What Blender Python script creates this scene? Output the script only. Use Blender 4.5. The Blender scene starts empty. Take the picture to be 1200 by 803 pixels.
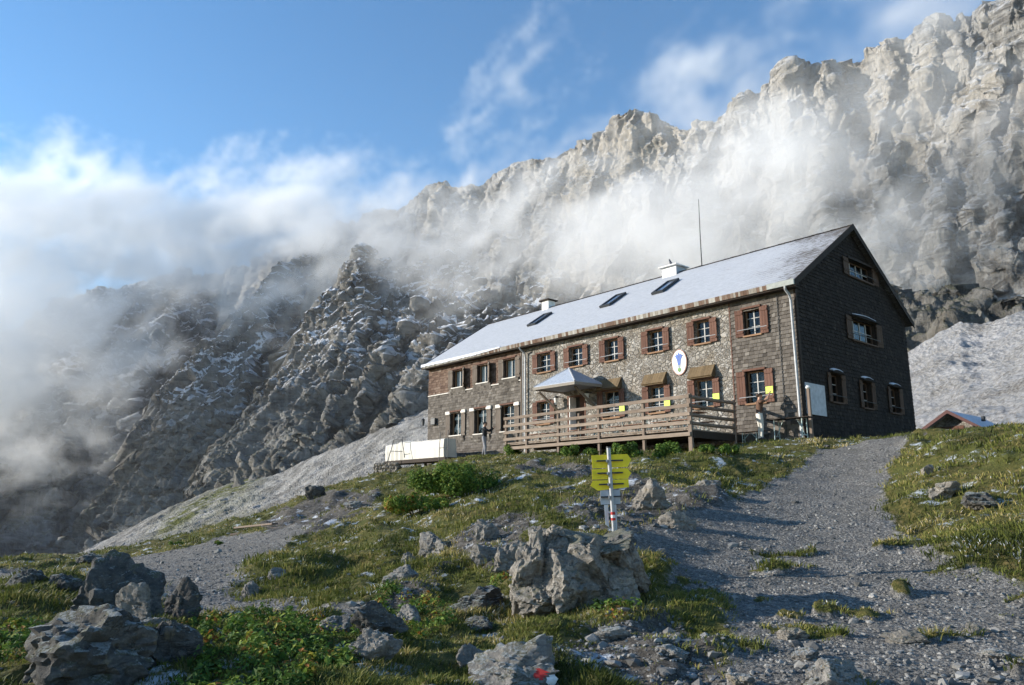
import bpy, bmesh, math, random
import numpy as np
from mathutils import Vector, Matrix

# ------------------------------------------------------------------ camera, sky, sun, exposure
SC = bpy.context.scene
COL = SC.collection
PITCH, YAW, FPX = 0.20727, 0.71635, 893.34
cam_data = bpy.data.cameras.new('camera')
cam_data.sensor_width = 36.0
cam_data.lens = FPX / 1200 * 36.0
cam_data.clip_start = 0.1
cam_data.clip_end = 20000
cam = bpy.data.objects.new('camera', cam_data)
COL.objects.link(cam)
cam.location = (0, 0, 0)                      # all heights are measured from the eye, 1.6 m above the path
cam.rotation_euler = (math.pi / 2 + PITCH, 0, 0)
SC.camera = cam

SUN = Vector((-1.477, 0.172, 0.43)).normalized()
SUN_EL = math.asin(SUN.z)
world = bpy.data.worlds.new('World'); SC.world = world
world.use_nodes = True
wn = world.node_tree
bg = wn.nodes['Background']
sky = wn.nodes.new('ShaderNodeTexSky')
sky.sky_type = 'NISHITA'; sky.sun_disc = False
sky.sun_elevation = SUN_EL
sky.sun_rotation = math.atan2(SUN.x, SUN.y)
sky.altitude = 1900; sky.air_density = 1.25; sky.dust_density = 0.15; sky.ozone_density = 2.2
hs = wn.nodes.new('ShaderNodeHueSaturation'); hs.inputs['Saturation'].default_value = 1.22
wn.links.new(sky.outputs[0], hs.inputs['Color']); wn.links.new(hs.outputs[0], bg.inputs[0])
bg.inputs[1].default_value = 0.135
sd = bpy.data.lights.new('sun', 'SUN'); sd.energy = 5.0; sd.angle = math.radians(0.5); sd.color = (1.0, 0.93, 0.82)
so = bpy.data.objects.new('sun', sd); COL.objects.link(so)
so.rotation_euler = SUN.to_track_quat('Z', 'Y').to_euler()
so.location = (-60, 10, 40)
SC.view_settings.view_transform = 'Standard'
SC.view_settings.look = 'None'
SC.view_settings.gamma = 1.0
SC.view_settings.exposure = 0.85
SC.view_settings.use_curve_mapping = False
cy = SC.cycles
SC.render.engine = 'CYCLES'
cy.use_denoising = True
cy.use_adaptive_sampling = True
cy.adaptive_threshold = 0.02
cy.max_bounces = 16; cy.diffuse_bounces = 3; cy.glossy_bounces = 3; cy.transparent_max_bounces = 12
cy.volume_bounces = 14
cy.volume_step_rate = 2.0; cy.volume_max_steps = 200

# ------------------------------------------------------------------ numeric helpers
_rng = np.random.RandomState(7)
_perm = _rng.permutation(512).astype(np.int64); _perm = np.concatenate([_perm, _perm, _perm[:8]])
_grad = _rng.normal(size=(512, 3)); _grad /= np.linalg.norm(_grad, axis=1)[:, None]
def perlin(p):
    p = np.asarray(p, float); i = np.floor(p).astype(np.int64); f = p - i; i &= 511
    u = f * f * f * (f * (f * 6 - 15) + 10)
    out = np.zeros(len(p))
    for dx in (0, 1):
        wx = u[:, 0] if dx else 1 - u[:, 0]
        for dy in (0, 1):
            wy = u[:, 1] if dy else 1 - u[:, 1]
            for dz in (0, 1):
                wz = u[:, 2] if dz else 1 - u[:, 2]
                h = _perm[(_perm[(_perm[(i[:, 0] + dx) & 511] + i[:, 1] + dy) & 511] + i[:, 2] + dz) & 511]
                g = _grad[h]
                out += wx * wy * wz * (g[:, 0] * (f[:, 0] - dx) + g[:, 1] * (f[:, 1] - dy) + g[:, 2] * (f[:, 2] - dz))
    return out * 1.5
def fbm(p, octaves=5, gain=0.5, lac=2.03):
    p = np.asarray(p, float); a = 1.0; s = 0; t = np.zeros(len(p))
    for k in range(octaves):
        t += a * perlin(p + k * 17.3); s += a; p = p * lac; a *= gain
    return t / s
def ridged(p, octaves=5, gain=0.5, lac=2.1):
    p = np.asarray(p, float); a = 1.0; s = 0; t = np.zeros(len(p)); w = 1.0
    for k in range(octaves):
        n = 1 - np.abs(perlin(p + k * 31.7)) * 2.0
        n = np.clip(n, 0, 1) ** 2 * w
        w = np.clip(n * 1.8, 0, 1)
        t += a * n; s += a; p = p * lac; a *= gain
    return t / s
def sharp(p, octaves=4, gain=0.5, lac=2.17):
    """crisp ribs between V-shaped gullies"""
    p = np.asarray(p, float); a = 1.0; s = 0; t = np.zeros(len(p))
    for k in range(octaves):
        t += a * (1 - np.minimum(np.abs(perlin(p + k * 13.7)) * 2.2, 1)); s += a; p = p * lac; a *= gain
    return t / s
def plates(p, seed=0):
    """tilted plates with crisp broken edges: each cell of space carries its own plane"""
    p = np.asarray(p, float) + seed * 5.13; b = np.floor(p - .5).astype(np.int64); best = np.full(len(p), 9.0); h = np.zeros(len(p))
    for dx in (0, 1):
        for dy in (0, 1):
            for dz in (0, 1):
                c = b + np.array([dx, dy, dz]); k = _perm[(_perm[(_perm[c[:, 0] & 511] + c[:, 1]) & 511] + c[:, 2]) & 511]
                o = p - (c + .5 + _grad[k] * .42); d = (o * o).sum(1); g = _grad[(k * 7 + 3) & 511]; v = (o * g).sum(1) + _grad[(k + 91) & 511][:, 0] * .5
                m = d < best; best = np.where(m, d, best); h = np.where(m, v, h)
    return h
def sstep(a, b, x):
    t = np.clip((x - a) / (b - a), 0, 1); return t * t * (3 - 2 * t)
_c, _s = math.cos(PITCH), math.sin(PITCH)
def ray(px, py):                              # direction of a sight line measured on the photograph (for surveying)
    x = (np.asarray(px, float) - 600) / FPX; y = -(np.asarray(py, float) - 401.5) / FPX
    return np.stack([x, _c - y * _s, _s + y * _c], -1)
def at_range(px, py, R):                      # the point at horizontal distance R
    r = ray(px, py); h = np.hypot(r[..., 0], r[..., 1]); return r * (np.asarray(R) / h)[..., None]
def at_y(px, py, Y):
    r = ray(px, py); return r * (np.asarray(Y, float) / r[..., 1])[..., None]

# ------------------------------------------------------------------ object helpers
def tag(o, label=None, cat=None, group=None, kind=None):
    if label: o['label'] = label
    if cat: o['category'] = cat
    if group: o['group'] = group
    if kind: o['kind'] = kind
    return o
def link(name, me, mat=None, parent=None):
    o = bpy.data.objects.new(name, me); COL.objects.link(o)
    if mat is not None and not me.materials: me.materials.append(mat)
    if parent is not None: o.parent = parent
    return o
def empty(name, loc=(0, 0, 0), rz=0.0):
    o = bpy.data.objects.new(name, None); COL.objects.link(o)
    o.location = loc; o.rotation_euler = (0, 0, rz); o.empty_display_size = 0.3
    return o
def np_mesh(name, V, F, smooth=True):
    """V (n,3), F (m,k) same-sized faces"""
    V = np.asarray(V, np.float32); F = np.asarray(F, np.int32)
    me = bpy.data.meshes.new(name); k = F.shape[1]
    me.vertices.add(len(V)); me.vertices.foreach_set('co', V.ravel())
    me.loops.add(F.size); me.loops.foreach_set('vertex_index', F.ravel())
    me.polygons.add(len(F)); me.polygons.foreach_set('loop_start', np.arange(0, F.size, k, dtype=np.int32))
    me.polygons.foreach_set('loop_total', np.full(len(F), k, np.int32))
    me.polygons.foreach_set('use_smooth', np.full(len(F), smooth))
    me.update(calc_edges=True)
    return me
def grid_faces(nu, nv):
    i = np.arange(nu - 1)[:, None] * nv + np.arange(nv - 1)[None, :]
    i = i.ravel(); return np.stack([i, i + nv, i + nv + 1, i + 1], 1)
def vattr(me, name, vals):
    vals = np.asarray(vals, np.float32)
    a = me.attributes.new(name, 'FLOAT', 'POINT'); a.data.foreach_set('value', vals)

# ------------------------------------------------------------------ material helpers
class NT:
    def __init__(s, name):
        s.m = bpy.data.materials.new(name); s.m.use_nodes = True; s.t = s.m.node_tree; s.n = s.t.nodes; s.l = s.t.links
        s.b = s.n['Principled BSDF']; s.out = s.n['Material Output']
    def node(s, typ, **kw):
        n = s.n.new(typ)
        for k, v in kw.items(): setattr(n, k, v)
        return n
    def put(s, sock, v):
        if isinstance(v, bpy.types.NodeSocket): s.l.new(v, sock)
        elif isinstance(v, (tuple, list)) and len(v) == 3 and sock.type == 'RGBA': sock.default_value = (*v, 1)
        else: sock.default_value = v
    def coord(s, kind='Object'): return s.node('ShaderNodeTexCoord').outputs[kind]
    def pos(s): return s.node('ShaderNodeNewGeometry').outputs['Position']
    def mapping(s, v, scale=(1, 1, 1), rot=(0, 0, 0), loc=(0, 0, 0)):
        n = s.node('ShaderNodeMapping'); s.l.new(v, n.inputs[0]); n.inputs['Scale'].default_value = scale
        n.inputs['Rotation'].default_value = rot; n.inputs['Location'].default_value = loc; return n.outputs[0]
    def noise(s, v, scale=5, detail=4, rough=.55, dist=0, lac=2.0):
        n = s.node('ShaderNodeTexNoise'); s.l.new(v, n.inputs['Vector'])
        n.inputs['Scale'].default_value = scale; n.inputs['Detail'].default_value = detail
        n.inputs['Roughness'].default_value = rough; n.inputs['Distortion'].default_value = dist
        n.inputs['Lacunarity'].default_value = lac; return n.outputs['Fac']
    def voronoi(s, v, scale=5, feature='F1', out='Distance', rand=1.0):
        n = s.node('ShaderNodeTexVoronoi', feature=feature); s.l.new(v, n.inputs['Vector'])
        n.inputs['Scale'].default_value = scale; n.inputs['Randomness'].default_value = rand; return n.outputs[out]
    def ramp(s, fac, stops, interp='LINEAR'):
        n = s.node('ShaderNodeValToRGB'); s.put(n.inputs[0], fac); e = n.color_ramp; e.interpolation = interp
        while len(e.elements) < len(stops): e.elements.new(0.5)
        for el, (p, c) in zip(e.elements, stops):
            el.position = p; el.color = (c, c, c, 1) if isinstance(c, (int, float)) else (*c, 1)
        return n.outputs[0]
    def math(s, op, a, b=0.0, c=None, clamp=False):
        n = s.node('ShaderNodeMath', operation=op); n.use_clamp = clamp; s.put(n.inputs[0], a); s.put(n.inputs[1], b)
        if c is not None: s.put(n.inputs[2], c)
        return n.outputs[0]
    def mix(s, fac, a, b, blend='MIX'):
        n = s.node('ShaderNodeMix', data_type='RGBA', blend_type=blend); s.put(n.inputs[0], fac); s.put(n.inputs[6], a); s.put(n.inputs[7], b)
        return n.outputs[2]
    def mrange(s, v, a, b, c=0.0, d=1.0):
        n = s.node('ShaderNodeMapRange'); n.clamp = True; s.put(n.inputs[0], v)
        for i, x in zip((1, 2, 3, 4), (a, b, c, d)): s.put(n.inputs[i], x)
        return n.outputs[0]
    def attr(s, name): return s.node('ShaderNodeAttribute', attribute_name=name).outputs['Fac']
    def xyz(s, v):
        n = s.node('ShaderNodeSeparateXYZ'); s.l.new(v, n.inputs[0]); return n.outputs
    def comb(s, x, y, z):
        n = s.node('ShaderNodeCombineXYZ')
        for i, v in enumerate((x, y, z)): s.put(n.inputs[i], v)
        return n.outputs[0]
    def bump(s, h, strength=.5, dist=.1, normal=None):
        n = s.node('ShaderNodeBump'); s.put(n.inputs['Height'], h); n.inputs['Strength'].default_value = strength; n.inputs['Distance'].default_value = dist
        if normal is not None: s.l.new(normal, n.inputs['Normal'])
        return n.outputs[0]
    def done(s, col, rough=.85, normal=None, spec=.3, metal=0):
        s.put(s.b.inputs['Base Color'], col); s.put(s.b.inputs['Roughness'], rough); s.b.inputs['Specular IOR Level'].default_value = spec
        s.b.inputs['Metallic'].default_value = metal
        if normal is not None: s.l.new(normal, s.b.inputs['Normal'])
        return s.m

# ------------------------------------------------------------------ the mountains
def make_mountain_mat(name, c1, c2, c3, snow_lo, snow_hi, snow_amt=1.0, s=1.0):
    m = NT(name); p = m.pos()
    g = m.node('ShaderNodeNewGeometry')
    strata = m.mapping(p, rot=(0.35, -0.75, 0.2), scale=(0.02 * s, 0.02 * s, 0.09 * s))
    n1 = m.noise(strata, 1.0, 9, .68, 1.5)
    n2 = m.noise(m.mapping(p, scale=(.03 * s, .03 * s, .008 * s)), 1.0, 9, .7, 0.8)
    n3 = m.noise(p, .006 * s, 3, .5)
    v = m.math('ADD', m.math('MULTIPLY', n1, .55), m.math('MULTIPLY', n2, .45))
    col = m.ramp(v, [(.36, c1), (.49, c2), (.62, c3)])
    col = m.mix(m.mrange(n3, .45, .62), col, m.mix(.55, col, (c2[0] * 1.25, c2[1] * 1.1, c2[2] * .85)))
    streak = m.noise(m.mapping(p, scale=(.09 * s, .09 * s, .012 * s)), 1.0, 10, .72, .4)
    crack = m.mrange(m.noise(m.mapping(p, rot=(0.3, -0.7, 0.1), scale=(.02 * s, .02 * s, .05 * s)), 1.0, 10, .75, 2.0), .36, .46)
    col = m.mix(m.math('MULTIPLY', m.math('SUBTRACT', 1.0, crack), .6), col, (c1[0] * .6, c1[1] * .6, c1[2] * .6))
    col = m.mix(m.mrange(streak, .46, .62, 0, .55), col, c3)
    nz = m.xyz(g.outputs['Normal'])[2]; z = m.xyz(p)[2]
    sn = m.noise(p, .035 * s, 6, .65)
    f = m.math('MULTIPLY', m.mrange(m.math('ADD', nz, m.math('MULTIPLY', sn, .9)), .92, 1.04), m.mrange(z, snow_lo, snow_hi))
    f = m.math('MULTIPLY', f, snow_amt)
    gr_ = m.math('MULTIPLY', m.mrange(m.math('ADD', nz, m.math('MULTIPLY', n3, .6)), .95, 1.1), m.mrange(z, snow_hi, snow_lo))
    col = m.mix(m.math('MULTIPLY', gr_, .45), col, (.075, .085, .035))
    col = m.mix(f, col, (.75, .77, .82))
    b = m.math('ADD', m.math('MULTIPLY', v, 1.0), m.math('ADD', m.math('MULTIPLY', crack, .15), m.math('MULTIPLY', streak, .7)))
    return m.done(col, .95, m.bump(b, 1.0, 9.0 / s), spec=.1)

M = {}
M['rock_pale'] = make_mountain_mat('mountain_rock_pale', (.16, .152, .142), (.30, .287, .268), (.47, .452, .425), 60, 200, .35)
M['rock_mid'] = make_mountain_mat('mountain_rock_grey', (.055, .055, .055), (.15, .147, .142), (.32, .31, .29), 70, 170, .95)
M['rock_dark'] = make_mountain_mat('mountain_rock_dark', (.05, .053, .058), (.115, .12, .13), (.24, .247, .26), 60, 260, .6)

def curve(pts, px):
    pts = np.array(pts, float); return [np.interp(px, pts[:, 0], pts[:, k]) for k in range(1, pts.shape[1])]
def mountain(name, crest, base, px0, px1, n, nt, mat, prof=1.0, big=1.0, seed=0, scale=1.0, kind='structure', back=1.0, detail=1.0, cragk=1.0, th=.75, lean=-.55, flute=1.35, strat=1.25, folds=(), platek=.2, foldk=1.0):
    """rock wall between a foot line and a crest line (each px, py, range), with gullies and ribs, and a back slope"""
    px = np.linspace(px0, px1, n * 4); arc = np.concatenate([[0], np.cumsum(np.hypot(np.diff(px), np.diff(curve(crest, px)[0]) * .8))])
    px = np.interp(np.linspace(0, arc[-1], n), arc, px)
    cy_, cR = curve(crest, px); by_, bR = curve(base, px)
    P1 = at_range(px, cy_, cR); P0 = at_range(px, by_, bR)
    t = np.linspace(0, 1, nt)
    tz = np.power(t, prof); tr = np.power(t, 1.0 / prof)
    V = np.empty((n, nt + 12, 3))
    V[:, :nt, :2] = P0[:, None, :2] + (P1 - P0)[:, None, :2] * (t ** 1.0)[None, :, None]
    V[:, :nt, 2] = P0[:, None, 2] + (P1 - P0)[:, None, 2] * tz[None, :]
    out = -P1[:, :2] / np.linalg.norm(P1[:, :2], axis=1)[:, None]
    # outward = across the run of the crest, towards the viewer
    run = np.gradient(P1[:, :2], axis=0); k = 41; ker = np.ones(k) / k
    run = np.stack([np.convolve(np.pad(run[:, j], k // 2, mode='edge'), ker, 'valid') for j in (0, 1)], 1)
    nrm = np.stack([run[:, 1], -run[:, 0]], 1); nrm /= np.linalg.norm(nrm, axis=1)[:, None] + 1e-9
    nrm *= np.sign((nrm * out).sum(1))[:, None]
    out = out * .5 + nrm * .5; out /= np.linalg.norm(out, axis=1)[:, None]
    H = (P1[:, 2] - P0[:, 2])
    for j in range(12):                       # back slope
        q = (j + 1) / 12 * 300 * back
        V[:, nt + j, :2] = P1[:, :2] - out * q
        V[:, nt + j, 2] = P1[:, 2] - q * .55 - 4
    Q = V.reshape(-1, 3)
    T = np.concatenate([t, np.ones(12)])[None, :].repeat(n, 0).ravel()
    Oo = out[:, None, :].repeat(nt + 12, 1).reshape(-1, 2)
    S = (Q + seed * 137.0) / scale
    rib = sharp(np.stack([S[:, 0] / 190, S[:, 1] / 190, S[:, 2] / 800], 1), 2)
    rib2 = sharp(np.stack([(S[:, 0] + S[:, 2] * lean) / 75, S[:, 1] / 75, S[:, 2] / 260], 1) + 5, 3)
    env = (.75 + .25 * sstep(0, .12, T)) * (1 - .45 * sstep(.85, 1, T))
    d = ((rib - .5) * 60 * big + (rib2 - .5) * 38 * big) * env * scale
    PX = px[:, None].repeat(nt + 12, 1).ravel(); wob = fbm(np.stack([S[:, 2] / 90, S[:, 0] / 400, S[:, 1] / 400], 1) + 3, 4) * 34
    for top, bot, w, amp in folds:             # the named ribs: sharp arete, steep flanks
        c = bot + (top - bot) * T + wob; q = np.clip(1 - np.abs(PX - c) / (w * np.where(PX > c, .75, 1.15)), 0, 1); d += foldk * amp * q * (.6 + .4 * q) * (1 - .3 * T)
    d -= sum(f[3] for f in folds) / max(len(folds), 1) * .35 * foldk
    Q[:, :2] += Oo * d[:, None]
    Ou = np.stack([Oo[:, 1], -Oo[:, 0]], 1); Q[:, :2] += Ou * ((sharp(np.stack([S[:, 0] / 130, S[:, 1] / 130, S[:, 2] / 38], 1) + 9, 4, .6) - .5) * 5 * scale * detail * env)[:, None]
    cr = sharp(np.stack([S[:, 0] / 60, S[:, 1] / 60, np.zeros(len(S))], 1), 5, .6) - .5
    Q[:, 2] += cr * 20 * scale * detail * sstep(.75, 1, T)
    G_ = Q.reshape(n, nt + 12, 3); dn = np.cross(np.gradient(G_, axis=0), np.gradient(G_, axis=1)).reshape(-1, 3); dn /= np.linalg.norm(dn, axis=1)[:, None] + 1e-9
    if (dn * -Q).sum(1).mean() < 0: dn = -dn
    S = (Q + seed * 37.0) / scale; sx = S[:, 0] * math.cos(th) + S[:, 2] * math.sin(th); sz = -S[:, 0] * math.sin(th) + S[:, 2] * math.cos(th)
    w1 = fbm(S / 60, 4); w2 = fbm(S / 22 + 9, 4); msk = sstep(-.15, .25, fbm(S / 90 + 30, 3)); fr = lambda t: t - np.floor(t)
    q1 = fr(sz / 30 + w1 * 2.2); q2 = fr(sz / 9 + w2 * 1.8 + w1 * 4)
    st1 = np.where(q1 < .8, q1 / .8, (1 - q1) / .2); st2 = np.where(q2 < .75, q2 / .75, (1 - q2) / .25)
    wv = w2 * 9
    fl = sharp(np.stack([(sx + wv) / 300, (S[:, 1] + wv) / 70, (sz + w1 * 30) / 42], 1), 2, .5) - .5
    fl2 = sharp(np.stack([(sx + wv) / 95, S[:, 1] / 24, (sz + w2 * 8) / 12], 1) + 7, 3, .5) - .5
    gr = fbm(np.stack([sx / 14, S[:, 1] / 6, sz / 4.5], 1), 4, .6)
    crag = ((st1 - .5) * 6 * (.25 + .75 * msk) + (st2 - .5) * 1.2) * strat + (fl * 26 + fl2 * 8) * flute + gr * 2.6
    crag += (plates(np.stack([(sx + wv) / 100, (S[:, 1] + wv) / 34, (sz + w1 * 20) / 22], 1), seed) * 9 + plates(np.stack([(sx + wv) / 34, S[:, 1] / 12, (sz + w2 * 8) / 8], 1), seed + 3) * 3) * platek
    Q += dn * (crag * scale * cragk * (.35 + .65 * sstep(0, .06, T)))[:, None]
    me = np_mesh(name, Q, grid_faces(n, nt + 12))
    o = link(name, me, mat); tag(o, kind=kind)
    return o

def wallR(pts):                               # the long wall runs parallel to the hut, about 600 m off
    out = []
    for x, y in pts:
        r = ray(x, y); az = math.atan2(r[0], r[1]); R = 600 / math.cos(max(min(az - math.radians(49), 0), -math.radians(71)))
        out.append((x, y, min(R, 2100)))
    return out
crestA = wallR([(-250, 470), (0, 430), (100, 400), (200, 350), (250, 322), (330, 292), (400, 262), (440, 250), (470, 240), (490, 228), (515, 215), (540, 221), (560, 212), (600, 196), (640, 186), (690, 164),
                (715, 148), (745, 136), (770, 139), (800, 152), (835, 147), (880, 118), (930, 88), (955, 74), (985, 76), (1010, 72), (1060, 46), (1130, 12), (1165, -2), (1200, -40), (1300, -90), (1500, -90)])
baseA = [(x, y, R * .72) for (x, y, R) in wallR([(300, 560), (400, 490), (500, 480), (700, 480), (900, 460), (1070, 425), (1150, 415), (1250, 410), (1500, 410)])]
baseA = [(-250, 640, 2060), (0, 640, 2060), (200, 620, 1900)] + baseA
mountain('mountain_wall', crestA, baseA, -240, 1420, 1400, 460, M['rock_pale'], prof=1.35, seed=1, big=.5, detail=.7, th=1.35, lean=.12, flute=.75, strat=.3, platek=.22,
         foldk=.3, folds=[(1235, 1205, 45, 60), (1170, 1150, 38, 45), (1105, 1085, 34, 40), (1040, 1010, 36, 45), (975, 965, 32, 35), (925, 905, 28, 35), (872, 855, 30, 40), (812, 800, 26, 30), (748, 735, 40, 60), (690, 680, 26, 35), (640, 630, 26, 35), (590, 575, 28, 45), (545, 530, 24, 40), (515, 500, 22, 40), (470, 455, 26, 50), (400, 380, 40, 60)])
# the buttress above the scree
mountain('mountain_buttress', [(238, 582, 800), (259, 538, 810), (291, 499, 830), (324, 454, 850), (350, 409, 870), (382, 352, 900), (400, 318, 930), (418, 302, 940), (440, 316, 950), (465, 322, 955), (500, 312, 950), (540, 305, 940), (580, 300, 930), (700, 290, 900)],
         [(238, 590, 640), (290, 574, 620), (330, 566, 610), (370, 546, 600), (420, 526, 590), (460, 506, 580), (520, 486, 560), (700, 470, 540)],
         236, 690, 700, 360, M['rock_mid'], prof=1.15, seed=4, big=.4, scale=.8, back=1.3, folds=[(425, 262, 75, 85), (478, 340, 48, 50), (535, 400, 48, 55), (600, 470, 50, 50), (660, 560, 50, 40)])
mountain('mountain_spur', [(60, 668, 1120), (100, 630, 1150), (135, 585, 1180), (160, 545, 1200), (182, 500, 1220), (203, 458, 1240), (225, 424, 1260), (250, 395, 1290), (274, 366, 1320), (295, 335, 1350), (343, 312, 1380), (400, 300, 1400), (460, 300, 1400)],
         [(60, 700, 900), (150, 690, 880), (243, 650, 860), (300, 620, 850), (460, 580, 840)],
         60, 440, 540, 340, M['rock_mid'], prof=1.15, seed=9, big=.4, scale=.95, back=1.6, folds=[(330, 128, 85, 150), (385, 225, 40, 60), (262, 170, 30, 40)])
mountain('far_mountain', [(-900, 470, 1700), (-300, 440, 1700), (-100, 420, 1750), (0, 400, 1800), (40, 372, 1850), (97, 346, 1900), (150, 340, 1900), (200, 330, 1900), (300, 330, 1900), (400, 330, 1900)],
         [(-900, 700, 1150), (-300, 690, 1150), (0, 680, 1150), (150, 670, 1200), (400, 640, 1300)],
         -880, 330, 820, 380, M['rock_dark'], prof=1.1, seed=14, big=.5, scale=1.15, back=2, folds=[(205, 110, 70, 190), (120, 20, 60, 150), (60, -60, 60, 130), (-40, -150, 70, 150), (255, 180, 40, 90)])

# ------------------------------------------------------------------ scree slopes
def sheet(name, top, bot, px0, px1, n, nt, mat, bend=1.0, rough=1.0, attrs=None, dz=0.0):
    px = np.linspace(px0, px1, n); ty, tR = curve(top, px); by_, bR = curve(bot, px)
    P1 = at_range(px, ty, tR); P0 = at_range(px, by_, bR); t = np.linspace(0, 1, nt)
    V = P0[:, None, :] + (P1 - P0)[:, None, :] * t[None, :, None]
    V[:, :, 2] = P0[:, None, 2] + (P1 - P0)[:, None, 2] * (t ** bend)[None, :] + dz
    Q = V.reshape(-1, 3)
    Q[:, 2] += (fbm(Q / 40, 3) * 3.5 + (sharp(Q / 14, 4) - .5) * 2.2 + fbm(Q / 4, 4) * 1.1) * rough
    me = np_mesh(name, Q, grid_faces(n, nt))
    if attrs: attrs(me, px[:, None].repeat(nt, 1).ravel(), t[None, :].repeat(n, 0).ravel(), Q)
    return tag(link(name, me, mat), kind='structure')
m = NT('scree_grey'); p = m.pos()
st = m.noise(m.mapping(p, rot=(0, 0, .5), scale=(.10, .02, .05)), 1, 8, .7)
fn = m.noise(p, 1.1, 10, .82); vo = m.voronoi(p, 1.3)
col = m.ramp(m.math('ADD', m.math('MULTIPLY', st, .5), m.math('MULTIPLY', fn, .5)), [(.43, (.19, .18, .165)), (.5, (.34, .325, .30)), (.56, (.52, .50, .475))])
gm = m.math('MULTIPLY', m.attr('green'), m.mrange(m.noise(p, .12, 5, .6), .35, .55))
col = m.mix(gm, col, (.13, .14, .035))
M['scree'] = m.done(col, .95, m.bump(m.math('ADD', fn, vo), 1.0, 1.6), spec=.1)
def scree_green(me, px, t, Q):
    w = sstep(150, 215, px) * (1 - sstep(285, 330, px)) * (0.25 + .75 * np.exp(-((t - (.88 - (285 - px) * .0035)) / .14) ** 2))
    vattr(me, 'green', np.clip(w * 1.3, 0, 1))
sheet('scree_slope', [(60, 662, 560), (115, 640, 600), (180, 605, 640), (243, 576, 690), (290, 560, 680), (330, 550, 680), (370, 530, 670), (420, 510, 660), (460, 490, 650), (520, 470, 640), (700, 450, 640)],
      [(60, 700, 200), (243, 690, 170), (400, 640, 130), (520, 580, 110), (700, 560, 100)], 55, 700, 420, 260, M['scree'], bend=1.25, attrs=scree_green)
m = NT('scree_snowy'); p = m.pos()
fn = m.noise(p, 3.2, 9, .85); bl = m.noise(p, .09, 5, .65); vo = m.voronoi(p, 1.4)
f = m.math('ADD', m.math('MULTIPLY', fn, .75), m.math('MULTIPLY', bl, .3))
col = m.ramp(f, [(.38, (.10, .09, .08)), (.43, (.27, .245, .22)), (.48, (.46, .44, .42)), (.56, (.66, .66, .68))])
M['scree_snowy'] = m.done(col, .95, m.bump(m.math('ADD', fn, vo), 1.0, 1.6), spec=.1)
sheet('snowy_scree', [(980, 430, 175), (1060, 414, 170), (1095, 390, 168), (1125, 373, 168), (1150, 380, 160), (1172, 374, 156), (1200, 362, 155), (1500, 340, 150)],
      [(980, 560, 70), (1200, 545, 60), (1500, 540, 55)], 975, 1450, 300, 220, M['scree_snowy'], bend=1.1, rough=.8)
mountain('rock_band', [(1000, 352, 300), (1080, 350, 290), (1110, 356, 280), (1150, 345, 260), (1180, 362, 250), (1200, 358, 250), (1500, 340, 240)],
         [(1000, 430, 200), (1130, 412, 190), (1200, 430, 175), (1500, 430, 160)], 985, 1450, 260, 120, M['rock_mid'], prof=1.0, seed=21, big=.12, scale=.35, back=.3)
# valley floor and ground out to the horizon
def flat_ring(name, r0, r1, z0, z1, mat):
    a = np.linspace(0, 2 * math.pi, 97); rr = np.linspace(0, 1, 24) ** 1.5
    V = [(math.cos(x) * (r0 + (r1 - r0) * q), math.sin(x) * (r0 + (r1 - r0) * q), z0 + (z1 - z0) * q) for x in a for q in rr]
    return tag(link(name, np_mesh(name, V, grid_faces(97, 24)), mat), kind='structure')
m = NT('valley_grass'); p = m.pos()
M['valley'] = m.done(m.ramp(m.noise(p, .02, 8, .65), [(.4, (.05, .06, .03)), (.6, (.16, .15, .13))]), .95, spec=.1)
flat_ring('valley_floor', 60, 6000, -16, -640, M['valley'])
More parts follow.
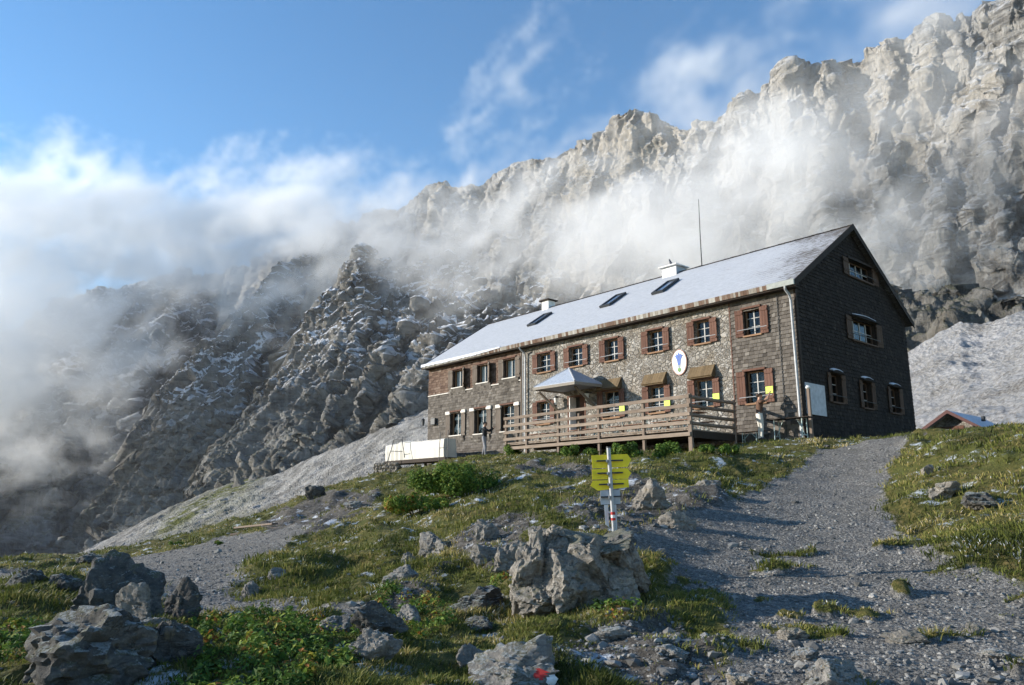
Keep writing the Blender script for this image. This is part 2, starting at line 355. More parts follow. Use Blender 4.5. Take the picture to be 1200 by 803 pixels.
# ------------------------------------------------------------------ clouds and mist: real density in space
def cloud_volume(name, lo, hi, dims, dens, color, aniso, gain):
    """a voxel volume built by geometry nodes: each voxel reads its density from a lattice of values computed here"""
    lo = np.array(lo, float); hi = np.array(hi, float); nx, ny, nz = dims
    ax = [np.linspace(lo[i], hi[i], dims[i]) for i in range(3)]
    G = np.stack(np.meshgrid(*ax, indexing='ij'), -1).reshape(-1, 3)
    d = dens(G).astype(np.float32)
    me = bpy.data.meshes.new(name + '_lattice'); me.vertices.add(len(G)); me.vertices.foreach_set('co', G.astype(np.float32).ravel())
    vattr(me, 'dens', d)
    o = bpy.data.objects.new(name, me); COL.objects.link(o)
    ng = bpy.data.node_groups.new(name + '_nodes', 'GeometryNodeTree')
    ng.interface.new_socket('Geometry', in_out='INPUT', socket_type='NodeSocketGeometry')
    ng.interface.new_socket('Geometry', in_out='OUTPUT', socket_type='NodeSocketGeometry')
    N = ng.nodes; L = ng.links
    gi = N.new('NodeGroupInput'); go = N.new('NodeGroupOutput'); vc = N.new('GeometryNodeVolumeCube'); sm = N.new('GeometryNodeSetMaterial')
    vc.inputs['Min'].default_value = tuple(lo); vc.inputs['Max'].default_value = tuple(hi)
    for k, v in zip(('Resolution X', 'Resolution Y', 'Resolution Z'), dims): vc.inputs[k].default_value = v
    ps = N.new('GeometryNodeInputPosition'); sep = N.new('ShaderNodeSeparateXYZ'); L.new(ps.outputs[0], sep.inputs[0])
    def mth(op, a, b=None, c=None):
        n = N.new('ShaderNodeMath'); n.operation = op
        for i, v in enumerate((a, b, c)):
            if v is None: continue
            if isinstance(v, bpy.types.NodeSocket): L.new(v, n.inputs[i])
            else: n.inputs[i].default_value = v
        return n.outputs[0]
    idx = None
    for i, stride in ((0, ny * nz), (1, nz), (2, 1)):
        f = mth('MULTIPLY', mth('SUBTRACT', sep.outputs[i], float(lo[i])), float((dims[i] - 1) / (hi[i] - lo[i])))
        f = mth('MINIMUM', mth('MAXIMUM', mth('ROUND', f), 0.0), float(dims[i] - 1))
        f = mth('MULTIPLY', f, float(stride)); idx = f if idx is None else mth('ADD', idx, f)
    si = N.new('GeometryNodeSampleIndex'); si.data_type = 'FLOAT'; si.domain = 'POINT'
    na = N.new('GeometryNodeInputNamedAttribute'); na.data_type = 'FLOAT'; na.inputs['Name'].default_value = 'dens'
    L.new(gi.outputs[0], si.inputs['Geometry']); L.new(na.outputs['Attribute'], si.inputs['Value'])
    fi = N.new('FunctionNodeFloatToInt'); L.new(idx, fi.inputs[0]); L.new(fi.outputs[0], si.inputs['Index'])
    L.new(si.outputs[0], vc.inputs['Density']); L.new(vc.outputs[0], sm.inputs[0]); L.new(sm.outputs[0], go.inputs[0])
    mt = bpy.data.materials.new(name + '_vapour'); mt.use_nodes = True; t = mt.node_tree; t.nodes.remove(t.nodes['Principled BSDF'])
    pv = t.nodes.new('ShaderNodeVolumePrincipled'); pv.inputs['Color'].default_value = (*color, 1); pv.inputs['Anisotropy'].default_value = aniso
    pv.inputs['Density'].default_value = gain; t.links.new(pv.outputs[0], t.nodes['Material Output'].inputs['Volume'])
    sm.inputs['Material'].default_value = mt; me.materials.append(mt)
    md = o.modifiers.new('vapour', 'NODES'); md.node_group = ng
    return tag(o, kind='stuff')

# banks of vapour: centre surveyed by sight line and range; radii across, in depth and up; tilt; strength
PUFFS = [ # px, py, R, rx, ry, rz, tilt(deg, + rises to the right), strength
    (60, 248, 1450, 280, 90, 60, 3, 1.4), (-60, 290, 1450, 160, 100, 95, 0, 1.2), (200, 262, 1400, 210, 80, 60, -6, 1.3), (290, 262, 1300, 130, 90, 55, 0, 1.2), (30, 370, 1250, 150, 90, 105, 12, 1.25), (-60, 430, 1200, 150, 100, 110, 0, 1.35),  (215, 325, 1300, 110, 60, 36, 0, 1.15), (150, 312, 1380, 130, 60, 42, 0, 1.2), (285, 350, 1150, 50, 40, 45, 60, .8),
    (345, 245, 1150, 120, 80, 55, 20, 1.1), (130, 205, 1450, 90, 70, 28, -25, .7), (300, 200, 1250, 80, 60, 30, 20, .7), (420, 270, 1000, 110, 70, 60, 0, .95), (330, 340, 1120, 80, 60, 60, 45, .85), (395, 265, 960, 70, 50, 50, 20, .8),
    (500, 290, 880, 130, 60, 50, 25, .9), (600, 265, 800, 110, 60, 46, 32, .9), (700, 240, 660, 100, 50, 44, 25, .92), (800, 250, 560, 90, 45, 52, 20, .95), (880, 205, 520, 80, 40, 52, 42, .85),
    (960, 165, 490, 75, 40, 50, 45, .95), (1050, 80, 500, 60, 40, 40, 45, .85), (1030, 180, 470, 70, 35, 75, 50, .8), (1080, 240, 440, 60, 30, 50, 50, .6), (540, 345, 760, 80, 50, 25, 20, .5), (640, 320, 640, 90, 40, 35, 8, .75), (900, 290, 470, 90, 35, 40, 20, .6),
    (620, 110, 900, 90, 50, 45, 60, .62), (560, 165, 950, 80, 50, 30, 50, .55), (880, 60, 700, 120, 50, 26, 15, .55)]
def cloud_density(G, puffs=PUFFS):
    acc = np.zeros(len(G))
    for px, py, R, rx, ry, rz, tilt, w in puffs:
        c0 = at_range(px, py, R); fw = c0[:2] / np.linalg.norm(c0[:2]); rt = np.array([fw[1], -fw[0]])
        D = G - c0; a = D[:, 0] * rt[0] + D[:, 1] * rt[1]; b = D[:, 0] * fw[0] + D[:, 1] * fw[1]; cz = D[:, 2]
        T = math.radians(tilt); a, cz = a * math.cos(T) + cz * math.sin(T), -a * math.sin(T) + cz * math.cos(T)
        q = (a / rx) ** 2 + (b / ry) ** 2 + (cz / rz) ** 2
        acc = np.maximum(acc, w * np.exp(-q * .8)) + .25 * np.minimum(acc, w * np.exp(-q * .8))
    m = acc > .06
    out = np.zeros(len(G)); g = G[m]
    wv = np.stack([fbm(g / 120 + 3, 3), fbm(g / 120 + 40, 3), fbm(g / 120 + 80, 3)], 1) * 70
    h = g + wv; T = .6
    x = h[:, 0] * math.cos(T) + h[:, 2] * math.sin(T); z = -h[:, 0] * math.sin(T) + h[:, 2] * math.cos(T)
    n = fbm(np.stack([x / 120, h[:, 1] / 70, z / 48], 1), 6, .68) + (.5 - np.abs(fbm(g / 75 + 11, 3)) * 2.2) * .22
    out[m] = np.clip(acc[m] * 1.25 + n * 2.5 - .60, 0, 1.15) ** 1.25
    return out
cloud_volume('mountain_mist', (-1150, 330, -70), (500, 1650, 620), (250, 180, 123), cloud_density, (1, 1, 1), 0.0, .0165)

# thin even mountain air
bm = bmesh.new(); bmesh.ops.create_cube(bm, size=1); me = bpy.data.meshes.new('haze'); bm.to_mesh(me); bm.free()
hz = link('haze', me); hz.scale = (13400, 13400, 1900); hz.location = (0, 0, -800 + 950 - 100); tag(hz, kind='stuff')
mt = bpy.data.materials.new('thin_air'); mt.use_nodes = True; t = mt.node_tree; t.nodes.remove(t.nodes['Principled BSDF'])
pv = t.nodes.new('ShaderNodeVolumePrincipled'); pv.inputs['Color'].default_value = (.86, .92, 1.0, 1); pv.inputs['Density'].default_value = .00004; pv.inputs['Anisotropy'].default_value = .0
t.links.new(pv.outputs[0], t.nodes['Material Output'].inputs['Volume']); me.materials.append(mt)
# ------------------------------------------------------------------ the hut's own frame: u along the front away from the near corner, v into the hut, z up
HU = np.array([-math.sin(YAW), math.cos(YAW), 0.0]); HV = np.array([math.cos(YAW), math.sin(YAW), 0.0]); HC = np.array([10.752, 28.0, 0.0])
HW, HL, HE, HR = 9.908, 24.1, 8.25, 11.726    # width, length, eave and ridge height
SL = (HR - HE) / (HW / 2 + .35)
def hp(u, v, z): return HC + HU * u + HV * v + np.array([0, 0, z])

# ------------------------------------------------------------------ near ground
GP = []
def gp(*rows):
    for px, py, Y in rows: GP.append(at_y(px, py, Y))
for u, v, z in [(0, 0, 2.3), (-1.5, 0, 2.25), (0, -1.5, 2.25), (3, -.5, 2.2), (3, -2, 2.0), (6, 0, 2.2), (12, 0, 2.3), (17.4, -.8, 2.4), (21, 0, 2.45), (24.5, -.5, 2.2), (15, -1.5, 2.35),
                (2.5, -3.5, 1.7), (4.7, -3.6, 1.55), (7, -3.5, 1.85), (9.3, -3.5, 2.0), (11.3, -3.5, 2.1), (13.5, -3.5, 2.15), (19, -2.5, 2.2), (22, -2.2, 1.3), (25, -3, .9), (26.5, -1, .6), (28, 2, .3),
                (0, 5, 2.5), (-.5, 10, 2.8), (0, 15, 3.0), (10, 5, 2.4), (20, 5, 2.4), (10, 14, 2.6), (24, 12, 2.2), (34, 4, -1.5), (40, 12, -3)]:
    GP.append(hp(u, v, z))
gp((600, 545, 29), (560, 550, 29), (660, 545, 26), (500, 572, 28.5), (440, 575, 33), (400, 590, 33), (350, 606, 33), (420, 620, 22), (500, 610, 20.5), (550, 585, 23), (600, 570, 22), (660, 570, 20),
   (380, 573, 38), (420, 564, 40), (345, 590, 36.5), (300, 606, 35.5), (462, 562, 41), (330, 617, 33), (270, 628, 31), (200, 646, 28), (120, 657, 28), (0, 664, 28), (-100, 668, 28), (300, 660, 18), (380, 650, 17), (440, 650, 16), (520, 640, 15.5), (580, 625, 15.5), (600, 600, 17.5), (650, 590, 17),
   (200, 680, 15.5), (0, 690, 14), (100, 700, 12.5), (300, 712, 12.6), (420, 705, 12.4), (500, 690, 12.0), (560, 670, 12.8), (620, 735, 9.7), (745, 712, 10.3), (717, 640, 12.5), (690, 620, 13.3), (720, 600, 14.8), (760, 585, 16.5),
   (800, 572, 19), (860, 555, 22), (780, 550, 22.5), (830, 615, 15.4), (900, 640, 13.9), (950, 620, 15), (1000, 560, 21), (960, 540, 24), (1050, 518, 29), (980, 522, 27.5),
   (800, 660, 12.4), (850, 700, 10.7), (1000, 700, 10.3), (1200, 700, 9.6), (1350, 700, 9.4), (1200, 803, 6.4), (1350, 803, 6.2), (950, 803, 6.4), (1000, 740, 8.4), (700, 803, 6.3), (700, 765, 7.6), (600, 803, 6.4), (450, 803, 6.7), (500, 750, 8.7), (380, 760, 8.6),
   (300, 803, 6.7), (250, 750, 9.2), (200, 803, 6.6), (100, 803, 6.3), (0, 760, 8.2), (0, 803, 6.3), (-120, 803, 6.3), (-120, 720, 10.5),
   (1075, 512, 26), (1100, 511, 23), (1150, 509, 20), (1200, 504, 17.5), (1300, 500, 16.5), (1060, 545, 21), (1050, 595, 16.4), (1120, 590, 15), (1180, 592, 14), (1200, 570, 14.6), (1140, 545, 16), (1200, 530, 15.6), (1085, 560, 18), (1300, 600, 12.5), (1200, 620, 11.8), (1200, 660, 10.8), (1120, 640, 12.6), (1080, 620, 14))
for X, Y, z in [(0, 0, -1.6), (-4, 3, -1.65), (4, 3, -1.6), (-3, -4, -1.8), (4, -4, -1.7), (-14, 4, -2.0), (14, 5, -.9), (22, 14, .8), (30, 22, 2.6), (24, 30, 3.0), (34, 45, 3.2), (50, 60, 4.0), (15, 60, 2.6), (-5, 75, 1.5), (-16, 60, -3),
                (-24, 40, -5), (-30, 30, -5.5), (-38, 45, -11), (-20, 80, -6), (-45, 20, -8), (-45, 80, -18), (-60, 50, -18), (40, 5, 1), (60, 30, 5), (0, 95, -1), (40, 90, 5), (75, 75, 8), (-30, 95, -12), (-25, 0, -4), (-20, -15, -4), (20, -15, -1)]:
    GP.append(np.array([X, Y, z], float))
GP = np.array(GP)
def _tps(A, B):
    r = np.sqrt(((A[:, None, :2] - B[None, :, :2]) ** 2).sum(-1)); return r ** 1.5
_K = _tps(GP, GP) - np.eye(len(GP)) * 1.5
_P = np.concatenate([np.ones((len(GP), 1)), GP[:, :2]], 1)
_A = np.block([[_K, _P], [_P.T, np.zeros((3, 3))]])
_W = np.linalg.solve(_A, np.concatenate([GP[:, 2], np.zeros(3)]))
def ground_base(X, Y):
    X = np.atleast_1d(np.asarray(X, float)); Y = np.atleast_1d(np.asarray(Y, float)); out = np.empty(len(X))
    for i in range(0, len(X), 40000):
        A = np.stack([X[i:i + 40000], Y[i:i + 40000]], 1)
        out[i:i + 40000] = _tps(A, GP) @ _W[:-3] + _W[-3] + A @ _W[-2:]
    return out
def survey(P):                                # where a point on the ground lies on the surveyor's photograph
    X, Y, Z = P[:, 0], P[:, 1], P[:, 2]; d = np.maximum(Y * _c + Z * _s, .05); y = -Y * _s + Z * _c
    return 600 + FPX * X / d, 401.5 - FPX * y / d
def in_poly(x, y, poly):
    ins = np.zeros(len(x), bool); n = len(poly)
    for i in range(n):
        x1, y1 = poly[i]; x2, y2 = poly[(i + 1) % n]
        if y1 == y2: continue
        c = ((y1 > y) != (y2 > y)) & (x < (x2 - x1) * (y - y1) / (y2 - y1) + x1); ins ^= c
    return ins
def hits(px, py):                             # where sight lines meet the ground
    px = np.atleast_1d(np.asarray(px, float)); py = np.atleast_1d(np.asarray(py, float)); r = ray(px, py); n = len(px)
    t = np.exp(np.linspace(math.log(3.5), math.log(70), 260)); res = np.full(n, np.nan); prev = None
    for k in range(len(t)):
        Y = t[k]; q = r * (Y / r[:, 1])[:, None]; dz = q[:, 2] - ground_base(q[:, 0], q[:, 1])
        if prev is not None:
            m = np.isnan(res) & (dz < 0) & (prev > 0); f = prev / (prev - dz + 1e-9)
            res[m] = (t[k - 1] + (t[k] - t[k - 1]) * f)[m]
        prev = dz
    P = r * (res / r[:, 1])[:, None]; return P
# outlines of the bare ground, surveyed on the photograph and laid on the ground below
def on_ground(poly):
    P = hits([p[0] for p in poly], [p[1] for p in poly]); return [(a, b) for a, b, c in P if not np.isnan(a)]
PATH_R = on_ground([(1074, 513), (1040, 516), (985, 522), (958, 528), (940, 548), (900, 566), (862, 590), (800, 605), (742, 622), (748, 650), (790, 665), (780, 690), (850, 700), (862, 740), (842, 802), (880, 940), (1400, 940), (1400, 720), (1200, 690), (1150, 672), (1100, 655), (1065, 625), (1042, 600), (1036, 570), (1046, 540), (1060, 525)])
PATH_L = on_ground([(-60, 690), (0, 672), (110, 664), (150, 653), (200, 646), (260, 630), (330, 620), (372, 612), (350, 630), (318, 650), (285, 664), (276, 690), (300, 704), (400, 712), (470, 712), (450, 722), (330, 722), (250, 714), (190, 700), (150, 680), (90, 672), (0, 684)])
DIRT = [on_ground(p) for p in ([(640, 600), (700, 575), (745, 565), (800, 580), (850, 585), (870, 600), (800, 625), (752, 640), (745, 655), (700, 640), (660, 625)],
        [(520, 640), (560, 615), (620, 605), (640, 640), (610, 690), (570, 660)], [(700, 745), (780, 735), (850, 760), (850, 803), (640, 803), (650, 775)],
        [(430, 600), (400, 612), (380, 625), (330, 628), (300, 612), (340, 594), (385, 575), (430, 560), (450, 575)], [(590, 548), (640, 543), (700, 548), (720, 556), (650, 560)], [(540, 655), (520, 660), (500, 700), (440, 715), (470, 690)])]
def soft(x, y, poly, w, seed=0):
    """1 inside the outline, 0 outside, with a ragged border (distance to the outline, sampled)"""
    P = np.array(poly); ins = in_poly(x, y, poly); d = np.full(len(x), 9.0)
    for i in range(len(P)):
        a = P[i]; b = P[(i + 1) % len(P)]; ab = b - a; L2 = ab @ ab + 1e-9
        t = np.clip(((x - a[0]) * ab[0] + (y - a[1]) * ab[1]) / L2, 0, 1); d = np.minimum(d, np.hypot(x - a[0] - t * ab[0], y - a[1] - t * ab[1]))
    d = np.where(ins, d, -d); n = fbm(np.stack([x / 1.1, y / 1.1, np.full(len(x), 3.1 + seed)], 1), 4, .6)
    return sstep(-w, w, d + n * 1.1 * w)
def masks(X, Y):
    g = np.maximum(soft(X, Y, PATH_R, .35), soft(X, Y, PATH_L, .35, 4)); dr = np.zeros(len(X))
    for k, D in enumerate(DIRT):
        if len(D) > 2: dr = np.maximum(dr, soft(X, Y, D, .3, k * 2 + 9))
    pat = fbm(np.stack([X / 1.6, Y / 1.6, np.full(len(X), 8.8)], 1), 5, .6)
    isl = sstep(.22, .34, fbm(np.stack([X / .9 + 30, Y / .6, np.full(len(X), 1.8)], 1), 3)) * (Y < 13) * (X > 1.5)
    g = g * (1 - isl * .9)
    return g, np.maximum(dr * sstep(-.28, -.02, pat + .12), sstep(.30, .42, pat) * .8)
def ground(X, Y, g=None, dr=None):
    X = np.atleast_1d(np.asarray(X, float)); Y = np.atleast_1d(np.asarray(Y, float))
    if g is None: g, dr = masks(X, Y)
    Z0 = np.zeros(len(X)); r = np.hypot(X, Y); far = sstep(0, 30, r)
    big = fbm(np.stack([X / 3.2, Y / 3.2, Z0 + 2], 1), 3) * (.30 + .25 * far); mid = fbm(np.stack([X / .9, Y / .9, Z0 + 7], 1), 3) * .16
    hum = np.clip(ridged(np.stack([X / 1.3, Y / 1.3, Z0 + 4], 1), 2), 0, 1)
    sm = fbm(np.stack([X / .25, Y / .25, Z0], 1), 3) * .035
    dh = np.stack([X, Y], 1) - HC[:2]; uu = dh @ HU[:2]; vv = dh @ HV[:2]
    nearhut = (1 - sstep(.0, 1.8, np.maximum(np.maximum(-uu - .2, uu - HL), np.maximum(-vv - 3.8, vv - HW))))
    soft_ = (1 - .8 * g) * (1 - .75 * nearhut)
    return ground_base(X, Y) + big * (1 - .75 * g) * (1 - .8 * nearhut) + mid * soft_ + (hum - .4) * .14 * soft_ + sm * (1 - .3 * g) + .06 * (1 - g) * (1 - nearhut)

# ground sheet: fine close to the eye, coarser away
na, nr = 900, 620
az = np.radians(np.linspace(-58, 58, na)); rr = np.exp(np.linspace(math.log(1.5), math.log(118), nr))
A, R = np.meshgrid(az, rr, indexing='ij'); GX = (np.sin(A) * R).ravel(); GY = (np.cos(A) * R).ravel()
gm_, dm_ = masks(GX, GY); GZ = ground(GX, GY, gm_, dm_)
me = np_mesh('ground', np.stack([GX, GY, GZ], 1), grid_faces(na, nr)[:, ::-1]); vattr(me, 'gravel', gm_); vattr(me, 'dirt', dm_)
def gravel_nodes(m, p, scale=1.0):
    v1 = m.node('ShaderNodeTexVoronoi'); m.l.new(p, v1.inputs['Vector']); v1.inputs['Scale'].default_value = 26 * scale
    v2 = m.node('ShaderNodeTexVoronoi'); m.l.new(p, v2.inputs['Vector']); v2.inputs['Scale'].default_value = 70 * scale
    tone = m.xyz(v1.outputs['Color'])[0]; tone2 = m.xyz(v2.outputs['Color'])[1]
    t = m.math('ADD', m.math('MULTIPLY', tone, .55), m.math('MULTIPLY', tone2, .45))
    col = m.ramp(t, [(.1, (.075, .074, .073)), (.45, (.17, .162, .15)), (.75, (.27, .257, .237)), (.95, (.44, .425, .395))])
    h = m.math('ADD', m.math('MULTIPLY', v1.outputs['Distance'], -1.0), m.math('MULTIPLY', v2.outputs['Distance'], -.4))
    return col, h
m = NT('ground_cover'); p = m.pos()
gcol, gh = gravel_nodes(m, p)
n1 = m.noise(p, 9, 8, .7); n2 = m.noise(p, 1.1, 5, .6); n3 = m.noise(p, 45, 5, .7)
grass = m.ramp(n1, [(.3, (.022, .026, .009)), (.45, (.06, .06, .017)), (.54, (.12, .10, .032)), (.66, (.20, .15, .06))])
grass = m.mix(m.mrange(n2, .42, .62), grass, m.ramp(n3, [(.35, (.035, .045, .012)), (.6, (.11, .11, .03))]))
dirt = m.ramp(m.math('ADD', m.math('MULTIPLY', n1, .6), m.math('MULTIPLY', n3, .4)), [(.36, (.03, .026, .021)), (.5, (.09, .08, .068)), (.6, (.17, .16, .145)), (.72, (.32, .30, .28))])
gcol = m.mix(m.mrange(n2, .35, .65, .0, .35), gcol, (.09, .083, .07))
col = m.mix(m.mrange(m.math('ADD', m.attr('dirt'), m.math('MULTIPLY', m.math('SUBTRACT', n1, .5), .9)), .4, .6), grass, dirt)
col = m.mix(m.mrange(m.math('ADD', m.attr('gravel'), m.math('MULTIPLY', m.math('SUBTRACT', n1, .5), .9)), .4, .6), col, gcol)
fz = m.noise(m.mapping(p, scale=(1, 1, 1.6)), 1.7, 9, .72)
frost = m.math('MULTIPLY', m.mrange(fz, .565, .64), m.mrange(m.attr('gravel'), .8, .2))
col = m.mix(m.math('MULTIPLY', frost, .75), col, (.62, .66, .72))
hh = m.math('ADD', m.math('MULTIPLY', gh, m.attr('gravel')), m.math('MULTIPLY', m.math('ADD', n1, m.math('MULTIPLY', n3, .5)), 1.3))
M['ground'] = m.done(col, .95, m.bump(hh, 1.0, .035), spec=.15)
tag(link('ground', me, M['ground']), kind='structure')
# ------------------------------------------------------------------ mesh builder in the hut's frame (u, v, z)
class MB:
    def __init__(s, org=(0, 0, 0)): s.V = []; s.F = []; s.T = []; s.org = org; s.rng = random.Random(3)
    def pt(s, u, v, z): return (-(u - s.org[0]), v - s.org[1], z - s.org[2])
    def quad(s, P, tone=.5):
        n = len(s.V); s.V += [s.pt(*p) for p in P]; s.T += [tone] * len(P); s.F.append(tuple(range(n, n + len(P))))
    def hexa(s, P, tone=.5):                  # eight corners: bottom four (round), top four
        n = len(s.V); s.V += [s.pt(*p) for p in P]; s.T += [tone] * 8
        c = np.array(s.V[n:]); det = np.dot(np.cross(c[1] - c[0], c[3] - c[0]), c[4] - c[0])
        fs = [(0, 3, 2, 1), (4, 5, 6, 7), (0, 1, 5, 4), (1, 2, 6, 5), (2, 3, 7, 6), (3, 0, 4, 7)]
        for f in fs: s.F.append(tuple(n + i for i in (f if det > 0 else f[::-1])))
    def box(s, u0, u1, v0, v1, z0, z1, tone=.5):
        s.hexa([(u0, v0, z0), (u1, v0, z0), (u1, v1, z0), (u0, v1, z0), (u0, v0, z1), (u1, v0, z1), (u1, v1, z1), (u0, v1, z1)], tone)
    def fbox(s, face, a0, a1, d0, d1, z0, z1, tone=.5):   # on a face of the hut: a along it, d out of it
        if face == 'f': s.box(a0, a1, -d1, -d0, z0, z1, tone)
        else: s.box(-d1, -d0, a0, a1, z0, z1, tone)
    def bar(s, P, Q, w, h=None, tone=.5, up=(0, 0, 1)):
        P = np.array(P, float); Q = np.array(Q, float); h = h or w; d = Q - P; d /= np.linalg.norm(d)
        upv = np.array(up, float); x = np.cross(d, upv)
        if np.linalg.norm(x) < 1e-3: x = np.cross(d, (1, 0, 0))
        x /= np.linalg.norm(x); y = np.cross(x, d); x *= w / 2; y *= h / 2
        s.hexa([P - x - y, P + x - y, P + x + y, P - x + y, Q - x - y, Q + x - y, Q + x + y, Q - x + y], tone)
    def tube(s, pts, r, n=10, tone=.5, r2=None):
        pts = [np.array(p, float) for p in pts]; rings = []
        for i, p in enumerate(pts):
            d = pts[min(i + 1, len(pts) - 1)] - pts[max(i - 1, 0)]; d /= np.linalg.norm(d)
            x = np.cross(d, (0.31, .17, .93)); x /= np.linalg.norm(x); y = np.cross(d, x)
            rr_ = r if r2 is None else r + (r2 - r) * i / (len(pts) - 1); b = len(s.V)
            for k in range(n):
                a = 2 * math.pi * k / n; s.V.append(s.pt(*(p + (x * math.cos(a) + y * math.sin(a)) * rr_))); s.T.append(tone)
            rings.append(b)
        for a, b in zip(rings, rings[1:]):
            for k in range(n): s.F.append((a + k, b + k, b + (k + 1) % n, a + (k + 1) % n))
        s.F.append(tuple(rings[0] + k for k in range(n))); s.F.append(tuple(rings[-1] + k for k in range(n))[::-1])
    def lathe(s, c, prof, n=20, tone=.5):
        rings = []
        for r, z in prof:
            b = len(s.V)
            for k in range(n):
                a = 2 * math.pi * k / n; s.V.append(s.pt(c[0] + r * math.cos(a), c[1] + r * math.sin(a), c[2] + z)); s.T.append(tone)
            rings.append(b)
        for a, b in zip(rings, rings[1:]):
            for k in range(n): s.F.append((a + k, b + k, b + (k + 1) % n, a + (k + 1) % n))
        s.F.append(tuple(rings[0] + k for k in range(n))); s.F.append(tuple(rings[-1] + k for k in range(n))[::-1])
    def build(s, name, mat, parent=None, smooth=False, bevel=0.0, recalc=True):
        me = bpy.data.meshes.new(name); me.from_pydata([tuple(map(float, v)) for v in s.V], [], s.F)
        if recalc:
            bm = bmesh.new(); bm.from_mesh(me); bmesh.ops.recalc_face_normals(bm, faces=bm.faces); bm.to_mesh(me); bm.free()
        me.polygons.foreach_set('use_smooth', [smooth] * len(me.polygons)); vattr(me, 'tone', s.T); me.update()
        o = link(name, me, mat, parent)
        if bevel:
            b = o.modifiers.new('edge', 'BEVEL'); b.width = bevel; b.segments = 2; b.limit_method = 'ANGLE'; b.angle_limit = math.radians(40)
        if smooth: me.set_sharp_from_angle(angle=math.radians(50))
        return o
def hut_thing(name, u, v, z, label, cat, group=None):
    p = hp(u, v, z); o = empty(name, tuple(p), YAW - math.pi / 2); tag(o, label, cat, group); o['_o'] = 0; del o['_o']; return o, (u, v, z)

# ------------------------------------------------------------------ hut materials
def wood_mat(name, dark, light, grain=(3, 3, 30), vert=True, tone_amt=.35, rough=.8):
    m = NT(name); p = m.coord(); t = m.attr('tone')
    q = m.mapping(p, scale=(22, 22, 1.6) if vert else (1.6, 22, 22))
    off = m.node('ShaderNodeVectorMath', operation='ADD'); m.l.new(q, off.inputs[0]); m.l.new(m.comb(m.math('MULTIPLY', t, 37), 0, 0), off.inputs[1])
    g = m.noise(off.outputs[0], 1.0, 6, .65, .6); st = m.noise(p, 2.2, 4, .6)
    col = m.ramp(g, [(.3, dark), (.7, light)])
    col = m.mix(m.mrange(st, .35, .7, 0, .45), col, (dark[0] * .6, dark[1] * .6, dark[2] * .6))
    col = m.mix(tone_amt, col, m.ramp(t, [(0, dark), (1, light)]), 'MIX')
    return m.done(col, rough, m.bump(g, .35, .01), spec=.2)
M['shutter_red'] = wood_mat('shutter_wood_red', (.085, .04, .028), (.18, .095, .068))
M['shutter_grey'] = wood_mat('shutter_wood_grey', (.09, .07, .055), (.2, .165, .135))
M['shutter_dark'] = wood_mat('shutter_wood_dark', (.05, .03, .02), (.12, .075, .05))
M['trim'] = wood_mat('trim_wood', (.16, .085, .045), (.33, .2, .12), vert=False)
M['rail'] = wood_mat('weathered_rail_wood', (.13, .095, .07), (.34, .27, .215), vert=False)
M['post'] = wood_mat('weathered_post_wood', (.12, .085, .065), (.28, .22, .175))
M['dark_wood'] = wood_mat('dark_wood', (.02, .015, .012), (.06, .043, .033), vert=False)
M['table'] = wood_mat('table_wood', (.12, .05, .025), (.26, .12, .06), vert=False, rough=.5)
def plain(name, col, rough=.6, metal=0, spec=.4, var=.12, scale=6, bump=0):
    m = NT(name); p = m.coord(); n = m.noise(p, scale, 5, .6)
    a = tuple(max(0, c * (1 - var * 2)) for c in col); b = tuple(min(.95, c * (1 + var)) for c in col)
    nm = m.bump(n, .4, bump) if bump else None
    return m.done(m.ramp(n, [(.3, a), (.7, b)]), rough, nm, spec=spec, metal=metal)
M['metal_pale'] = plain('pale_zinc', (.36, .37, .385), .5, .2)
M['metal_dark'] = plain('dark_metal', (.035, .038, .042), .55, 0)
M['metal_leg'] = plain('painted_leg', (.42, .5, .46), .5)
M['white_paint'] = plain('white_paint', (.74, .73, .7), .6)
M['muntin'] = plain('muntin_paint', (.42, .41, .39), .6)
M['lime'] = plain('lime_paper', (.62, .85, .12), .7, var=.03)
M['curtain'] = plain('curtain_cloth', (.55, .53, .5), .9)
M['hood'] = wood_mat('pelmet_boards', (.09, .062, .033), (.22, .155, .085), vert=True)
def shingle_mat(name, stops, rot_amt=.3, frost=0.0):
    m = NT(name); p = m.coord(); t = m.attr('tone'); n = m.noise(m.mapping(p, scale=(9, 9, 2.2)), 3, 5, .65); st = m.noise(p, .8, 4, .6)
    f = m.math('ADD', m.math('MULTIPLY', t, .6), m.math('ADD', m.math('MULTIPLY', n, .3), m.math('MULTIPLY', st, rot_amt)))
    col = m.ramp(f, stops)
    if frost: col = m.mix(m.mrange(m.math('ADD', st, m.math('MULTIPLY', t, .3)), .62, .85, 0, frost), col, (.55, .56, .58))
    return m.done(col, .85, m.bump(n, .5, .012), spec=.12)
M['shingle_grey'] = shingle_mat('grey_wood_shingles', [(.2, (.035, .030, .026)), (.5, (.092, .08, .069)), (.8, (.18, .16, .14)), (1.0, (.27, .245, .215))])
M['shingle_brown'] = shingle_mat('brown_wood_shingles', [(.2, (.035, .022, .017)), (.5, (.10, .062, .046)), (.75, (.18, .125, .095)), (1.0, (.27, .22, .18))])
M['shingle_dark'] = shingle_mat('dark_wood_shingles', [(.2, (.012, .0095, .0082)), (.6, (.028, .0225, .019)), (1.0, (.06, .048, .041))], .2)  # darkest shingle tone, for the gable, window hoods and ridge cap
M['eave_end'] = shingle_mat('eave_shingle_ends', [(.15, (.085, .045, .03)), (.4, (.17, .115, .085)), (.6, (.27, .245, .21)), (.95, (.48, .465, .43))], .15)
